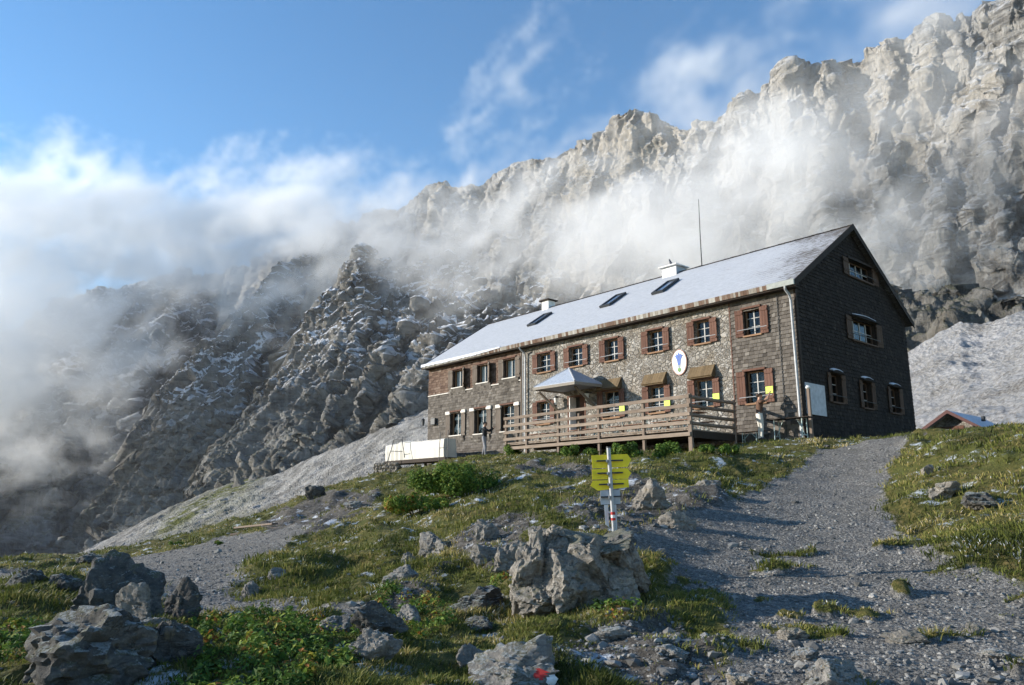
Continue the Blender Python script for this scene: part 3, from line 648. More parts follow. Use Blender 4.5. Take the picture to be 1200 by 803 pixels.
# rubble masonry
m = NT('rubble_masonry'); p = m.coord()
wp = m.node('ShaderNodeVectorMath', operation='ADD'); m.l.new(p, wp.inputs[0])
ns = m.node('ShaderNodeTexNoise'); m.l.new(p, ns.inputs['Vector']); ns.inputs['Scale'].default_value = 5; ns.inputs['Detail'].default_value = 4
sc_ = m.node('ShaderNodeVectorMath', operation='SCALE'); m.l.new(ns.outputs['Color'], sc_.inputs[0]); sc_.inputs['Scale'].default_value = .14; m.l.new(sc_.outputs[0], wp.inputs[1])
q = m.mapping(wp.outputs[0], scale=(4.6, 2, 6.2))
e1 = m.voronoi(q, 1.0, 'DISTANCE_TO_EDGE'); c1 = m.xyz(m.voronoi(q, 1.0, 'F1', 'Color'))
q2 = m.mapping(wp.outputs[0], scale=(9, 3, 11)); e2 = m.voronoi(q2, 1.0, 'DISTANCE_TO_EDGE'); c2 = m.xyz(m.voronoi(q2, 1.0, 'F1', 'Color'))
big = m.mrange(m.noise(p, 1.3, 3, .5), .47, .53)
edge = m.mix(big, e1, m.math('MULTIPLY', e2, 1.6)); tone = m.mix(big, c1[0], c2[1])
fine = m.noise(p, 24, 6, .7); stn = m.noise(p, .9, 5, .6)
col = m.ramp(m.math('ADD', m.math('MULTIPLY', tone, .6), m.math('MULTIPLY', fine, .4)), [(.2, (.16, .142, .122)), (.45, (.255, .234, .206)), (.65, (.345, .322, .29)), (.9, (.49, .465, .43))])
jn = m.math('MULTIPLY', m.mrange(edge, .02, .12, 1, 0), m.mrange(m.noise(p, 3.5, 4, .6), .35, .6, .15, 1))
col = m.mix(m.math('MULTIPLY', jn, .75), col, m.ramp(fine, [(.35, (.07, .058, .045)), (.65, (.3, .27, .22))]))
col = m.mix(m.mrange(stn, .5, .72, 0, .5), col, (.24, .185, .12))
hgt = m.math('ADD', m.math('MULTIPLY', m.mrange(edge, 0, .16), 1.0), m.math('ADD', m.math('MULTIPLY', fine, .5), m.math('MULTIPLY', tone, .3)))
M['masonry'] = m.done(col, .92, m.bump(hgt, 1.0, .05), spec=.1)
# thin snow over a shingled roof
m = NT('snowed_roof'); p = m.coord(); xyz = m.xyz(p)
rowp = m.math('FRACT', m.math('MULTIPLY', xyz[1], 4.2)); n1 = m.noise(m.mapping(p, scale=(1.2, 3.5, 1)), 3.0, 8, .72); n2 = m.noise(p, .45, 4, .55); n3 = m.noise(m.mapping(p, scale=(5, 22, 1)), 1.2, 4, .7)
ends = m.math('ADD', m.mrange(xyz[0], -3.6, .3, 0, .16), m.mrange(xyz[1], 3.9, 4.95, 0, .08))
row = m.mrange(rowp, .0, .16, .10, 0)
f = m.math('ADD', m.math('ADD', m.math('MULTIPLY', n1, .55), m.math('MULTIPLY', n2, .25)), m.math('ADD', m.math('MULTIPLY', n3, .2), m.math('ADD', ends, row)))
sn = m.mrange(f, .60, .70, 1, 0)
dk = m.ramp(n3, [(.3, (.05, .045, .042)), (.7, (.16, .145, .135))])
col = m.mix(sn, dk, m.ramp(n1, [(.3, (.30, .315, .345)), (.7, (.45, .465, .50))]))
M['snow_roof'] = m.done(col, .8, m.bump(m.math('SUBTRACT', m.math('MULTIPLY', sn, .6), m.math('ADD', row, m.math('MULTIPLY', n1, -.3))), .6, .04), spec=.2)
M['snow'] = plain('snow', (.58, .6, .65), .8, bump=.02, var=.04)
M['snow_ledge'] = plain('snow_ledge', (.7, .66, .6), .8, bump=.02, var=.1)
# glass and the dark behind it
m = NT('window_glass'); gl = m.node('ShaderNodeBsdfGlossy'); gl.inputs['Roughness'].default_value = .03; gl.inputs['Color'].default_value = (.8, .88, .95, 1)
tr = m.node('ShaderNodeBsdfTransparent'); tr.inputs['Color'].default_value = (.7, .76, .78, 1); mx = m.node('ShaderNodeMixShader'); fr = m.node('ShaderNodeLayerWeight')
m.l.new(m.math('ADD', m.math('MULTIPLY', m.math('POWER', fr.outputs['Facing'], 4.0), .5), .035, clamp=True), mx.inputs[0]); m.l.new(tr.outputs[0], mx.inputs[1]); m.l.new(gl.outputs[0], mx.inputs[2]); m.l.new(mx.outputs[0], m.out.inputs[0]); M['glass'] = m.m
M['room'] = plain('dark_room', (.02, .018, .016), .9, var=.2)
M['skyglass'] = plain('skylight_glass', (.10, .15, .24), .12, spec=.9, var=.02)

# ------------------------------------------------------------------ the hut
hut, HO = hut_thing('mountain_hut', 0, 0, 2.3, 'long mountain hut with stone and shingle walls and a snow-dusted roof', 'building')
def hmb(): return MB(HO)
# openings: (a0, a1, z0, z1)
F_UP = [(13.34, 14.3, 6.55, 7.5), (11.1, 12.0, 6.55, 7.5), (8.83, 9.62, 6.5, 7.5), (6.26, 7.06, 6.53, 7.5), (3.83, 4.58, 6.53, 7.5)]
F_LO = [(13.42, 14.32, 3.9, 5.0), (8.86, 9.84, 3.85, 5.08), (6.3, 7.14, 3.85, 5.0), (3.84, 4.7, 3.85, 5.0)]
DOOR = (11.0, 12.22, 2.63, 5.12)
R_ = [(1.5, 2.22, 6.5, 7.55), (1.48, 2.3, 3.8, 5.05)]
L_UP = [(20.66, 21.6, 6.55, 7.62), (18.36, 19.28, 6.55, 7.62), (16.05, 17.0, 6.55, 7.62)]
L_LO = [(20.74, 21.78, 3.78, 5.14), (18.44, 19.5, 3.72, 5.14), (16.12, 17.2, 3.7, 5.12)]
G_ = [(4.62, 6.84, 9.45, 10.16), (4.42, 6.68, 6.64, 7.58), (2.2, 3.02, 3.86, 4.95), (4.86, 5.66, 3.84, 4.92), (7.52, 8.38, 3.84, 4.92)]
REC = .34
def wall_with_holes(name, face, a0, a1, z0, z1, holes, mat, d=0.0, topfn=None):
    mb = hmb(); A = sorted({a0, a1, *[h[0] for h in holes], *[h[1] for h in holes]}); Z = sorted({z0, z1, *[h[2] for h in holes], *[h[3] for h in holes]})
    def P(a, dd, z): return (a, -dd, z) if face == 'f' else (-dd, a, z)
    for i in range(len(A) - 1):
        for j in range(len(Z) - 1):
            ca, cz = (A[i] + A[i + 1]) / 2, (Z[j] + Z[j + 1]) / 2
            if any(h[0] < ca < h[1] and h[2] < cz < h[3] for h in holes): continue
            mb.quad([P(A[i], d, Z[j]), P(A[i + 1], d, Z[j]), P(A[i + 1], d, Z[j + 1]), P(A[i], d, Z[j + 1])])
    if topfn: mb.quad([P(a0, d, z1), P(a1, d, z1), P((a0 + a1) / 2, d, topfn)])
    for h in holes:
        x0, x1, y0, y1 = h
        for (p, q) in (((x0, y0), (x1, y0)), ((x1, y0), (x1, y1)), ((x1, y1), (x0, y1)), ((x0, y1), (x0, y0))):
            mb.quad([P(p[0], d, p[1]), P(q[0], d, q[1]), P(q[0], -REC, q[1]), P(p[0], -REC, p[1])])
    return mb.build(name, mat, hut, recalc=False)
wall_with_holes('stone_wall', 'f', 2.86, 15.6, 1.0, 8.1, F_UP + F_LO + [DOOR], M['masonry'])
wall_with_holes('shingle_backing', 'f', 0.0, 2.86, 1.0, 8.1, R_, M['dark_wood'], .012)
wall_with_holes('shingle_backing', 'f', 15.6, 24.1, 0.6, 8.1, L_UP + L_LO, M['dark_wood'], .012)
wall_with_holes('gable_backing', 'g', 0.0, HW, 1.0, HE - .12, G_[1:], M['dark_wood'], .012)
mb = hmb(); zg = HE - .12
def gtop(a, off=.12): return min(HE + (a + .35) * SL, HE + (HW + .35 - a) * SL) - off
g0 = G_[0]                                    # the gable triangle, with its opening
for (a0, a1) in ((0, g0[0]), (g0[1], HW)):
    P = [(-.012, a0, zg), (-.012, a1, zg), (-.012, a1, gtop(a1))] if a0 == 0 else [(-.012, a0, zg), (-.012, a1, zg), (-.012, a0, gtop(a0))]
    mb.quad(P)
mb.quad([(-.012, g0[0], zg), (-.012, g0[1], zg), (-.012, g0[1], g0[2]), (-.012, g0[0], g0[2])])
mb.quad([(-.012, g0[0], g0[3]), (-.012, g0[1], g0[3]), (-.012, g0[1], gtop(g0[1])), (-.012, HW / 2, gtop(HW / 2)), (-.012, g0[0], gtop(g0[0]))])
for (p, q) in (((g0[0], g0[2]), (g0[1], g0[2])), ((g0[1], g0[2]), (g0[1], g0[3])), ((g0[1], g0[3]), (g0[0], g0[3])), ((g0[0], g0[3]), (g0[0], g0[2]))):
    mb.quad([(-.012, p[0], p[1]), (-.012, q[0], q[1]), (REC, q[0], q[1]), (REC, p[0], p[1])])
mb.build('gable_backing', M['dark_wood'], hut, recalc=False)
mb = hmb(); mb.quad([(24.1, 0, .3), (24.1, HW, .3), (24.1, HW, HE), (24.1, HW / 2, HR - .1), (24.1, 0, HE)]); mb.quad([(0, HW, .6), (24.1, HW, .3), (24.1, HW, HE), (0, HW, HE)])
mb.build('rear_wall', M['shingle_grey'], hut)
def shingles(name, face, a0, a1, z0, z1, holes, mat, row=.165, wmin=.09, wmax=.2, seed=1, top=None, gap=.007, lift=.045, holepad=.0):
    mb = hmb(); R = random.Random(seed); z = z0; k = 0
    while z < z1 - .02:
        a = a0 - R.random() * .1; zt = min(z + row * 1.12, z1)
        while a < a1:
            w = R.uniform(wmin, wmax); b0, b1 = max(a, a0), min(a + w - gap, a1); a += w
            if b1 - b0 < .02: continue
            zz1 = zt
            if top is not None:
                lim = min(top(b0), top(b1))
                if z > lim - .04: continue
                zz1 = min(zt, lim)
            segs = [(b0, b1)]
            for h in holes:
                if z + row * .5 > h[2] - .02 and z + row * .5 < h[3] + .02:
                    ns_ = []
                    for s0, s1 in segs:
                        if s1 <= h[0] or s0 >= h[1]: ns_.append((s0, s1)); continue
                        if s0 < h[0] - .015: ns_.append((s0, h[0]))
                        if s1 > h[1] + .015: ns_.append((h[1], s1))
                    segs = ns_
            tone = min(1, max(0, R.gauss(.5, .17)))
            for s0, s1 in segs:
                dz = R.uniform(-.012, .008); l0 = lift + R.uniform(-.006, .01)
                def P(a_, d_, z_): return (a_, -d_, z_) if face == 'f' else (-d_, a_, z_)
                mb.hexa([P(s0, .008, z + dz), P(s1, .008, z + dz), P(s1, l0, z + dz), P(s0, l0, z + dz), P(s0, .006, zz1), P(s1, .006, zz1), P(s1, .016, zz1), P(s0, .016, zz1)], tone)
        z += row; k += 1
    return mb.build(name, mat, hut, recalc=False)
shingles('wall_shingles', 'f', 0.02, 2.86, 2.1, 8.1, R_, M['shingle_grey'], seed=2, row=.15, wmin=.12, wmax=.26)
shingles('wall_shingles', 'f', 15.6, 24.1, 1.2, 6.3, L_LO, M['shingle_grey'], seed=3, row=.15, wmin=.12, wmax=.28)
shingles('wall_shingles', 'f', 15.6, 24.1, 6.38, 8.1, L_UP, M['shingle_brown'], seed=4, row=.15, wmin=.12, wmax=.28)
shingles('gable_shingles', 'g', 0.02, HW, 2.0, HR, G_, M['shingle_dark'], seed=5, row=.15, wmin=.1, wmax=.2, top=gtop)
mb = hmb(); mb.fbox('f', 15.6, 24.1, .035, .075, 6.31, 6.36, .5); mb.build('ledge_trim', M['snow_ledge'], hut)
mb = hmb(); mb.fbox('f', 15.54, 15.64, .0, .06, 2.0, 8.1); mb.build('corner_board', M['shutter_grey'], hut)
mb = hmb(); mb.fbox('f', 2.83, 2.88, .0, .045, 2.0, 8.1); mb.build('corner_board', M['shutter_red'], hut)
mb = hmb(); mb.box(-.05, .03, -.035, .10, 2.0, 8.1); mb.build('corner_post', M['dark_wood'], hut)

def window(face, h, shut='red', bars=2, lint=True, sill='wood', curtain=False, hood=None, sw=.36, double=False, grille=True, openleaf=None, flare=False):
    a0, a1, z0, z1 = h
    mb = hmb(); t = .055; D0, D1 = -.2, -.13
    for q in ((a0, a0 + t, z0, z1), (a1 - t, a1, z0, z1), (a0 + t, a1 - t, z1 - t, z1), (a0 + t, a1 - t, z0, z0 + t)): mb.fbox(face, q[0], q[1], D0, D1, q[2], q[3], .6)
    w = mb.build('window', M['trim'] if face == 'f' else M['shutter_dark'], hut)
    mb = hmb(); cm = (a0 + a1) / 2; ca = [cm] if not double else [a0 + (a1 - a0) * .25, cm, a0 + (a1 - a0) * .75]
    for c in ca: mb.fbox(face, c - .022, c + .022, D0 + .01, D1 - .01, z0 + t, z1 - t, .8)
    for k in range(bars):
        zz = z0 + (z1 - z0) * (k + 1) / (bars + 1)
        mb.fbox(face, a0 + t, a1 - t, D0 + .016, D1 - .016, zz - .012, zz + .012, .8)
    mb.build('muntins', M['muntin'], w)
    mb = hmb(); P = (lambda a, d, z: (a, -d, z)) if face == 'f' else (lambda a, d, z: (-d, a, z))
    mb.quad([P(a0 + .02, -.165, z0 + .02), P(a1 - .02, -.165, z0 + .02), P(a1 - .02, -.165, z1 - .02), P(a0 + .02, -.165, z1 - .02)]); mb.build('pane', M['glass'], w)
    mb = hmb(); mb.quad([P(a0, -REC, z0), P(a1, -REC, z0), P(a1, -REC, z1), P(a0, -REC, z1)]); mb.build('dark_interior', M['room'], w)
    if curtain:
        mb = hmb(); R = random.Random(int(a0 * 100)); n = 22
        lo = z0 + (.04 if curtain == 1 else .5 * (z1 - z0)); side = [(a0 + .06, a1 - .06)] if curtain == 1 else [(a0 + .06, a1 - .06)]
        for s0, s1 in side:
            xs = np.linspace(s0, s1, n)
            for i in range(n - 1):
                if curtain == 1 and abs((i + .5) / (n - 1) - .5) < .10: continue
                d0 = -.235 + .02 * math.sin(i * 1.9); d1 = -.235 + .02 * math.sin((i + 1) * 1.9)
                if curtain == 2:
                    l0 = z0 + .12 + .26 * abs(math.sin(i * .3)); mb.quad([P(xs[i], d0, l0), P(xs[i + 1], d1, l0), P(xs[i + 1], d1, l0 + .32), P(xs[i], d0, l0 + .32)])
                    mb.quad([P(xs[i], d0, z1 - .42), P(xs[i + 1], d1, z1 - .42), P(xs[i + 1], d1, z1 - .26), P(xs[i], d0, z1 - .26)])
                else: mb.quad([P(xs[i], d0, lo), P(xs[i + 1], d1, lo), P(xs[i + 1], d1, z1 - .06), P(xs[i], d0, z1 - .06)])
        mb.build('curtain', M['curtain'], w, smooth=True)
    if lint:
        mb = hmb(); mb.fbox(face, a0 - .08, a1 + .08, .0, .13, z1 + .01, z1 + .09, .4); mb.build('lintel_board', M['shutter_red'] if face == 'f' else M['dark_wood'], w)
    if sill == 'wood':
        mb = hmb(); mb.fbox(face, a0 - .05, a1 + .05, -.12, .10, z0 - .07, z0 - .005, .9); mb.build('sill', M['trim'] if face == 'f' else M['shutter_dark'], w)
    elif sill == 'flare':                     # shingles flared out below the window, catching snow
        mb = hmb()
        for k in range(4):
            o_ = .13 - k * .028; zt = z0 - .02 - k * .1
            x = a0 - .28
            while x < a1 + .25:
                wd = R_f.uniform(.12, .22); mb.hexa([P(x, .02, zt - .16), P(x + wd - .01, .02, zt - .16), P(x + wd - .01, o_ - .02, zt - .16), P(x, o_ - .02, zt - .16), P(x, .01, zt), P(x + wd - .01, .01, zt), P(x + wd - .01, o_, zt - .03), P(x, o_, zt - .03)], R_f.gauss(.6, .2)); x += wd
        mb.build('flared_shingles', M['shingle_grey'], w)
        mb = hmb(); mb.fbox(face, a0 - .1, a1 + .1, -.1, .13, z0 - .03, z0 + .03); mb.build('snow_on_sill', M['snow_ledge'], w, bevel=.015)
    if grille:
        mb = hmb(); zb = z0 + .24; mb.tube([P(a0 - .3, .09, zb), P(a1 + .3, .09, zb)], .016, 6); mb.build('window_bar', M['metal_pale'] if shut == 'red' else M['metal_dark'], w)
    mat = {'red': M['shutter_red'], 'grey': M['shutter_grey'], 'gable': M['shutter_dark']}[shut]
    for sgn, aa in ((1, a1), (-1, a0)):
        mb = hmb(); out = .055
        s0, s1 = (aa + .01, aa + .01 + sw) if sgn > 0 else (aa - .01 - sw, aa - .01)
        n = 3; tilt = 0.22 if (openleaf == sgn) else .02
        for i in range(n):
            q0 = s0 + (s1 - s0) * i / n + .003; q1 = s0 + (s1 - s0) * (i + 1) / n - .003
            f0 = abs(q0 - aa) / sw * tilt; f1 = abs(q1 - aa) / sw * tilt; tn = random.Random(int(q0 * 77)).random()
            mb.hexa([P(q0, out + f0, z0 - .03), P(q1, out + f1, z0 - .03), P(q1, out + f1 + .028, z0 - .03), P(q0, out + f0 + .028, z0 - .03), P(q0, out + f0, z1 + .02), P(q1, out + f1, z1 + .02), P(q1, out + f1 + .028, z1 + .02), P(q0, out + f0 + .028, z1 + .02)], tn)
        for zb in (z0 + .14, z1 - .14):
            fa, fb = abs(s0 - aa) / sw * tilt + .0281, abs(s1 - aa) / sw * tilt + .0281
            mb.hexa([P(s0 + .02, out + fa, zb - .04), P(s1 - .02, out + fb, zb - .04), P(s1 - .02, out + fb + .022, zb - .04), P(s0 + .02, out + fa + .022, zb - .04), P(s0 + .02, out + fa, zb + .04), P(s1 - .02, out + fb, zb + .04), P(s1 - .02, out + fb + .022, zb + .04), P(s0 + .02, out + fa + .022, zb + .04)], .3)
        so_ = mb.build('shutter', mat, hut, bevel=.004)
        if shut == 'grey' and face == 'f' and z0 < 5:
            mb = hmb(); mb.fbox('f', s0 - .01, s1 + .01, .02, .13, z1 - .1, z1 + .08); mb.build('shutter_cap', M['snow_ledge'], so_, bevel=.01)
    if hood == 'pelmet':
        mb = hmb(); k = 9; x0, x1 = a0 - .16, a1 + .2
        for i in range(k):
            p0 = x0 + (x1 - x0) * i / k; p1 = x0 + (x1 - x0) * (i + 1) / k - .006; ti = random.Random(i * 7 + int(a0 * 9)).random()
            mb.hexa([P(p0, .33, z1 + .1), P(p1, .33, z1 + .1), P(p1, .29, z1 + .07), P(p0, .29, z1 + .07), P(p0, .05, z1 + .56), P(p1, .05, z1 + .56), P(p1, .0, z1 + .56), P(p0, .0, z1 + .56)], ti)
        for e in (x0, x1 - .03): mb.quad([P(e, .01, z1 + .08), P(e, .3, z1 + .08), P(e, .02, z1 + .54)], .3)
        mb.fbox(face, x0 + .02, x1 - .02, .0, .28, z1 + .04, z1 + .075, .4)
        mb.build('window_pelmet', M['hood'], hut, recalc=True)
    if hood == 'snow':
        mb = hmb(); k = 8; x0, x1 = a0 - .12, a1 + .12
        for i in range(k):
            q0, q1 = i / k, (i + 1) / k; h0, h1 = math.sin(q0 * math.pi) * .1, math.sin(q1 * math.pi) * .1; p0, p1 = x0 + (x1 - x0) * q0, x0 + (x1 - x0) * q1
            mb.hexa([P(p0, 0, z1 + .03), P(p1, 0, z1 + .03), P(p1, .2, z1 + .03), P(p0, .2, z1 + .03), P(p0, 0, z1 + .13 + h0), P(p1, 0, z1 + .13 + h1), P(p1, .2, z1 + .06 + h1), P(p0, .2, z1 + .06 + h0)])
        mb.build('window_hood', M['shingle_dark'], w)
        mb = hmb()
        for i in range(1, k - 1):
            q0, q1 = i / k, (i + 1) / k; h0, h1 = math.sin(q0 * math.pi) * .1, math.sin(q1 * math.pi) * .1; p0, p1 = x0 + (x1 - x0) * q0, x0 + (x1 - x0) * q1
            mb.hexa([P(p0, 0.02, z1 + .132 + h0), P(p1, .02, z1 + .132 + h1), P(p1, .19, z1 + .068 + h1), P(p0, .19, z1 + .068 + h0), P(p0, .03, z1 + .16 + h0), P(p1, .03, z1 + .16 + h1), P(p1, .18, z1 + .095 + h1), P(p0, .18, z1 + .095 + h0)])
        mb.build('hood_snow', M['snow'], w)
    return w
R_f = random.Random(11)
for h in F_UP: window('f', h)
for i, h in enumerate(F_LO): window('f', h, hood='pelmet' if i >= 1 else None, sw=.34)
window('f', R_[0]); window('f', R_[1], sw=.38)
for i, h in enumerate(L_UP): window('f', h, 'grey', bars=0, lint=True, sill='flare', curtain=1 if i < 3 else 0, grille=False, sw=.4, openleaf=-1 if i < 2 else None)
for i, h in enumerate(L_LO): window('f', h, 'grey', bars=0 if i < 2 else 2, sill='flare', curtain=2 if i < 2 else 0, grille=False, sw=.4)
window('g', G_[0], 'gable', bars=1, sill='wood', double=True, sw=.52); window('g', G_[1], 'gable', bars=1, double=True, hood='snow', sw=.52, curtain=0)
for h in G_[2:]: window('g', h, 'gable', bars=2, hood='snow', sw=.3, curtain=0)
# door
a0, a1, z0, z1 = DOOR
mb = hmb(); mb.fbox('f', a0, a0 + .08, -.2, .02, z0, z1); mb.fbox('f', a1 - .08, a1, -.2, .02, z0, z1); mb.fbox('f', a0 + .08, a1 - .08, -.2, .02, z1 - .09, z1)
d_ = mb.build('door', M['shutter_red'], hut)
mb = hmb(); mb.fbox('f', a0 + .09, a0 + .55, -.19, -.15, z0 + .02, z1 - .1, .4); mb.build('door_leaf', M['shutter_red'], d_, bevel=.006)
mb = hmb(); mb.bar((a1 - .45, .1, z0 + 1.22), (a1 - .47, -.35, z0 + 1.22), 2.3, .05, .7, up=(1, 0, 0)); mb.build('open_leaf', M['white_paint'], d_, bevel=.006)
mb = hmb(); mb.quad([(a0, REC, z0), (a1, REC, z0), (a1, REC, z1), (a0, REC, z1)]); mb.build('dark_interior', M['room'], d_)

# roof
def rz(v): return HE + (v + .35) * SL if v <= HW / 2 else HE + (HW + .35 - v) * SL
mb = hmb(); U0, U1 = -.25, 24.3; th = .14
nu = 60
for side in (0, 1):
    v0, v1 = (-.42, HW / 2) if side == 0 else (HW + .42, HW / 2)
    z0_, z1_ = rz(-.42) , HR
    mb.hexa([(U0, v0, z0_ - th), (U1, v0, z0_ - th), (U1, v1, z1_ - th), (U0, v1, z1_ - th), (U0, v0, z0_), (U1, v0, z0_), (U1, v1, z1_), (U0, v1, z1_)])
roof = mb.build('roof', M['snow_roof'], hut)
mb = hmb()                                    # barge boards on the gable rake and underside
for side in (0, 1):
    mb = hmb()
    v0, v1 = (-.44, HW / 2) if side == 0 else (HW + .44, HW / 2)
    z0_ = rz(-.42)
    for (ua, ub) in ((-.285, -.252), (24.302, 24.33)):
        mb = hmb(); mb.hexa([(ua, v0, z0_ - .26), (ub, v0, z0_ - .26), (ub, v1, HR - .24), (ua, v1, HR - .24), (ua, v0, z0_ + .02), (ub, v0, z0_ + .02), (ub, v1, HR + .03), (ua, v1, HR + .03)], .3)
        mb.build('barge_board', M['dark_wood'], roof)
mb = hmb()                                    # ridge capping, broken by snow
R = random.Random(5); u = -.25
while u < 24.2:
    w = R.uniform(.18, .3); mb.hexa([(u, HW / 2 - .16, HR - .085), (u + w - .01, HW / 2 - .16, HR - .085), (u + w - .01, HW / 2 + .12, HR - .05), (u, HW / 2 + .12, HR - .05), (u, HW / 2 - .12, HR - .04), (u + w - .01, HW / 2 - .12, HR - .04), (u + w - .01, HW / 2 + .1, HR + .055 + R.uniform(-.01, .01)), (u, HW / 2 + .1, HR + .05)], R.random()); u += w
mb.build('ridge_cap', M['shingle_dark'], roof)
mb = hmb(); R = random.Random(8); u = .85
while u < 24.2:
    w = R.uniform(.09, .17); white = sstep(17.5, 19.5, u)
    tone = max(0, min(1, R.choice([R.gauss(.2, .1), R.gauss(.75, .15)]) + .5 * float(white)))
    mb.hexa([(u, -.47, 8.02), (u + w - .008, -.47, 8.02), (u + w - .008, -.42, 8.02), (u, -.42, 8.02), (u, -.50, 8.215), (u + w - .008, -.5, 8.215), (u + w - .008, -.425, 8.225), (u, -.425, 8.225)], tone); u += w
mb.build('eave_shingles', M['eave_end'], roof)
mb = hmb(); R = random.Random(18); u = 16.8                            # snow lip hanging on the far end of the eave
while u < 24.25:
    w = R.uniform(.1, .22); hgt_ = .09 * min(1, (u - 16.8) / 2.5) * R.uniform(.7, 1.25) + .01
    mb.hexa([(u, -.53, 8.19 - hgt_), (u + w, -.53, 8.19 - hgt_), (u + w, -.501, 8.19 - hgt_), (u, -.501, 8.19 - hgt_), (u, -.52, 8.25), (u + w, -.52, 8.25), (u + w, -.40, 8.3), (u, -.40, 8.3)]); u += w
mb.build('snow_lip', M['snow'], roof)
mb = hmb(); mb.box(-.27, .85, -.52, -.425, 8.02, 8.23, .5); gu = mb.build('gutter', plain('weathered_gutter', (.27, .29, .27), .6), roof)
mb = hmb(); mb.box(-.22, 24.2, -.42, 0, 7.96, 8.01, .2); mb.build('soffit', M['dark_wood'], roof)
mb = hmb(); mb.tube([(.12, -.47, 8.03), (.12, -.46, 7.9), (.1, -.22, 7.72), (.1, -.15, 7.5), (.08, -.15, 4), (.08, -.15, 2.25)], .05, 10); mb.build('downpipe', M['metal_pale'], hut, smooth=True)
mb = hmb(); mb.tube([(15.27, -.45, 8.0), (15.25, -.43, 7.9), (15.2, -.14, 7.7), (15.2, -.12, 7.4), (15.2, -.12, 2.4)], .045, 10); mb.tube([(15.42, -.06, 8.0), (15.42, -.06, 2.4)], .02, 6); mb.build('downpipe', M['metal_pale'], hut, smooth=True)
mb = hmb(); mb.tube([(.72, -.06, 7.9), (.72, -.06, 2.3)], .014, 6); mb.tube([(5.2, -.05, 3.3), (5.2, -.05, 2.6)], .012, 6); mb.build('lightning_conductor', M['metal_dark'], hut)
# skylights
for (a, b) in ((16.75, 17.45), (11.15, 11.85), (7.75, 8.45)):
    def rp(u, v, h): nx = -SL / math.hypot(1, SL); nz = 1 / math.hypot(1, SL); return (u, v + nx * h, rz(v) + nz * h)
    v0, v1 = 2.1, 3.45; mb = hmb(); t = .09
    for (p, q, r, s_) in ((a, a + t, v0, v1), (b - t, b, v0, v1), (a + t, b - t, v0, v0 + t), (a + t, b - t, v1 - t, v1)):
        mb.hexa([rp(p, r, -.05), rp(q, r, -.05), rp(q, s_, -.05), rp(p, s_, -.05), rp(p, r, .13), rp(q, r, .13), rp(q, s_, .13), rp(p, s_, .13)])
    k = mb.build('skylight', M['metal_dark'], roof)
    mb = hmb(); mb.hexa([rp(a + t, v0 + t, 0.0), rp(b - t, v0 + t, 0.0), rp(b - t, v1 - t, 0.0), rp(a + t, v1 - t, 0.0), rp(a + t, v0 + t, .07), rp(b - t, v0 + t, .07), rp(b - t, v1 - t, .07), rp(a + t, v1 - t, .07)]); 
    ob = mb.build('skylight_pane', M['skyglass'], roof)
# chimneys
mb = hmb(); mb.box(18.38, 18.95, HW / 2 - .28, HW / 2 + .28, 11.3, 12.1); ch = mb.build('chimney', M['white_paint'], roof)
mb = hmb(); mb.box(18.25, 19.08, HW / 2 - .42, HW / 2 + .42, 12.101, 12.17); mb.build('chimney_cap', M['dark_wood'], roof)
mb = hmb(); mb.box(8.75, 9.65, HW / 2 - .4, HW / 2 + .5, 11.2, 11.99); ch = mb.build('chimney', M['metal_pale'], roof)
mb = hmb(); mb.box(8.62, 9.78, HW / 2 - .55, HW / 2 + .6, 11.991, 12.06); mb.build('chimney_cap', M['white_paint'], roof, bevel=.02)
mb = hmb(); mb.tube([(7.5, HW / 2 + .05, 11.5), (7.5, HW / 2 + .05, 13.5), (7.48, HW / 2 + .05, 15.3)], .035, 8, r2=.015); mb.build('lightning_rod', M['metal_dark'], roof)
# porch roof over the door
ap = (11.86, 0.0, 6.52); fl = (12.62, -2.0, 5.44); fr_ = (9.72, -2.0, 5.4); wl = (13.35, 0.0, 5.46); wr = (10.18, 0.0, 5.5)
fl = (12.5, -2.0, 5.42); fr_ = (9.75, -2.0, 5.40); wl = (12.5, -.01, 5.44); wr = (9.75, -.01, 5.44); apf = (11.1, -1.0, 6.27); apw = (11.1, -.9, 6.27)
mb = hmb(); dz = -.07
def low(p): return (p[0], p[1], p[2] - .09)
for tri in ((fl, fr_, apf), ): mb.quad(list(tri))
mb.quad([fr_, wr, apw, apf]); mb.quad([wl, fl, apf, apw]); mb.quad([low(fl), low(fr_), low(wr), low(wl)][::-1])
mb.quad([low(fl), low(fr_), fr_, fl]); mb.quad([low(fr_), low(wr), wr, fr_]); mb.quad([low(wl), low(fl), fl, wl])
mb.quad([wr, wl, apw])
po = mb.build('porch_roof', plain('frosted_tin', (.33, .37, .44), .6, var=.12, scale=9, bump=.02), hut)
mb = hmb()
for a_, b_ in ((fl, fr_), (fr_, wr), (wl, fl)): mb.bar((a_[0], a_[1], a_[2] - .1), (b_[0], b_[1], b_[2] - .1), .07, .13, .6)
mb.bar((12.9, -.02, 4.5), (12.9, -1.3, 5.3), .09); mb.bar((10.45, -.02, 4.5), (10.45, -1.3, 5.3), .09)
mb.build('porch_fascia', M['eave_end'], po)
mb = hmb(); mb.tube([fr_, apf], .045, 6); mb.tube([fl, apf], .03, 6); mb.build('hip_cap', M['metal_pale'], po)
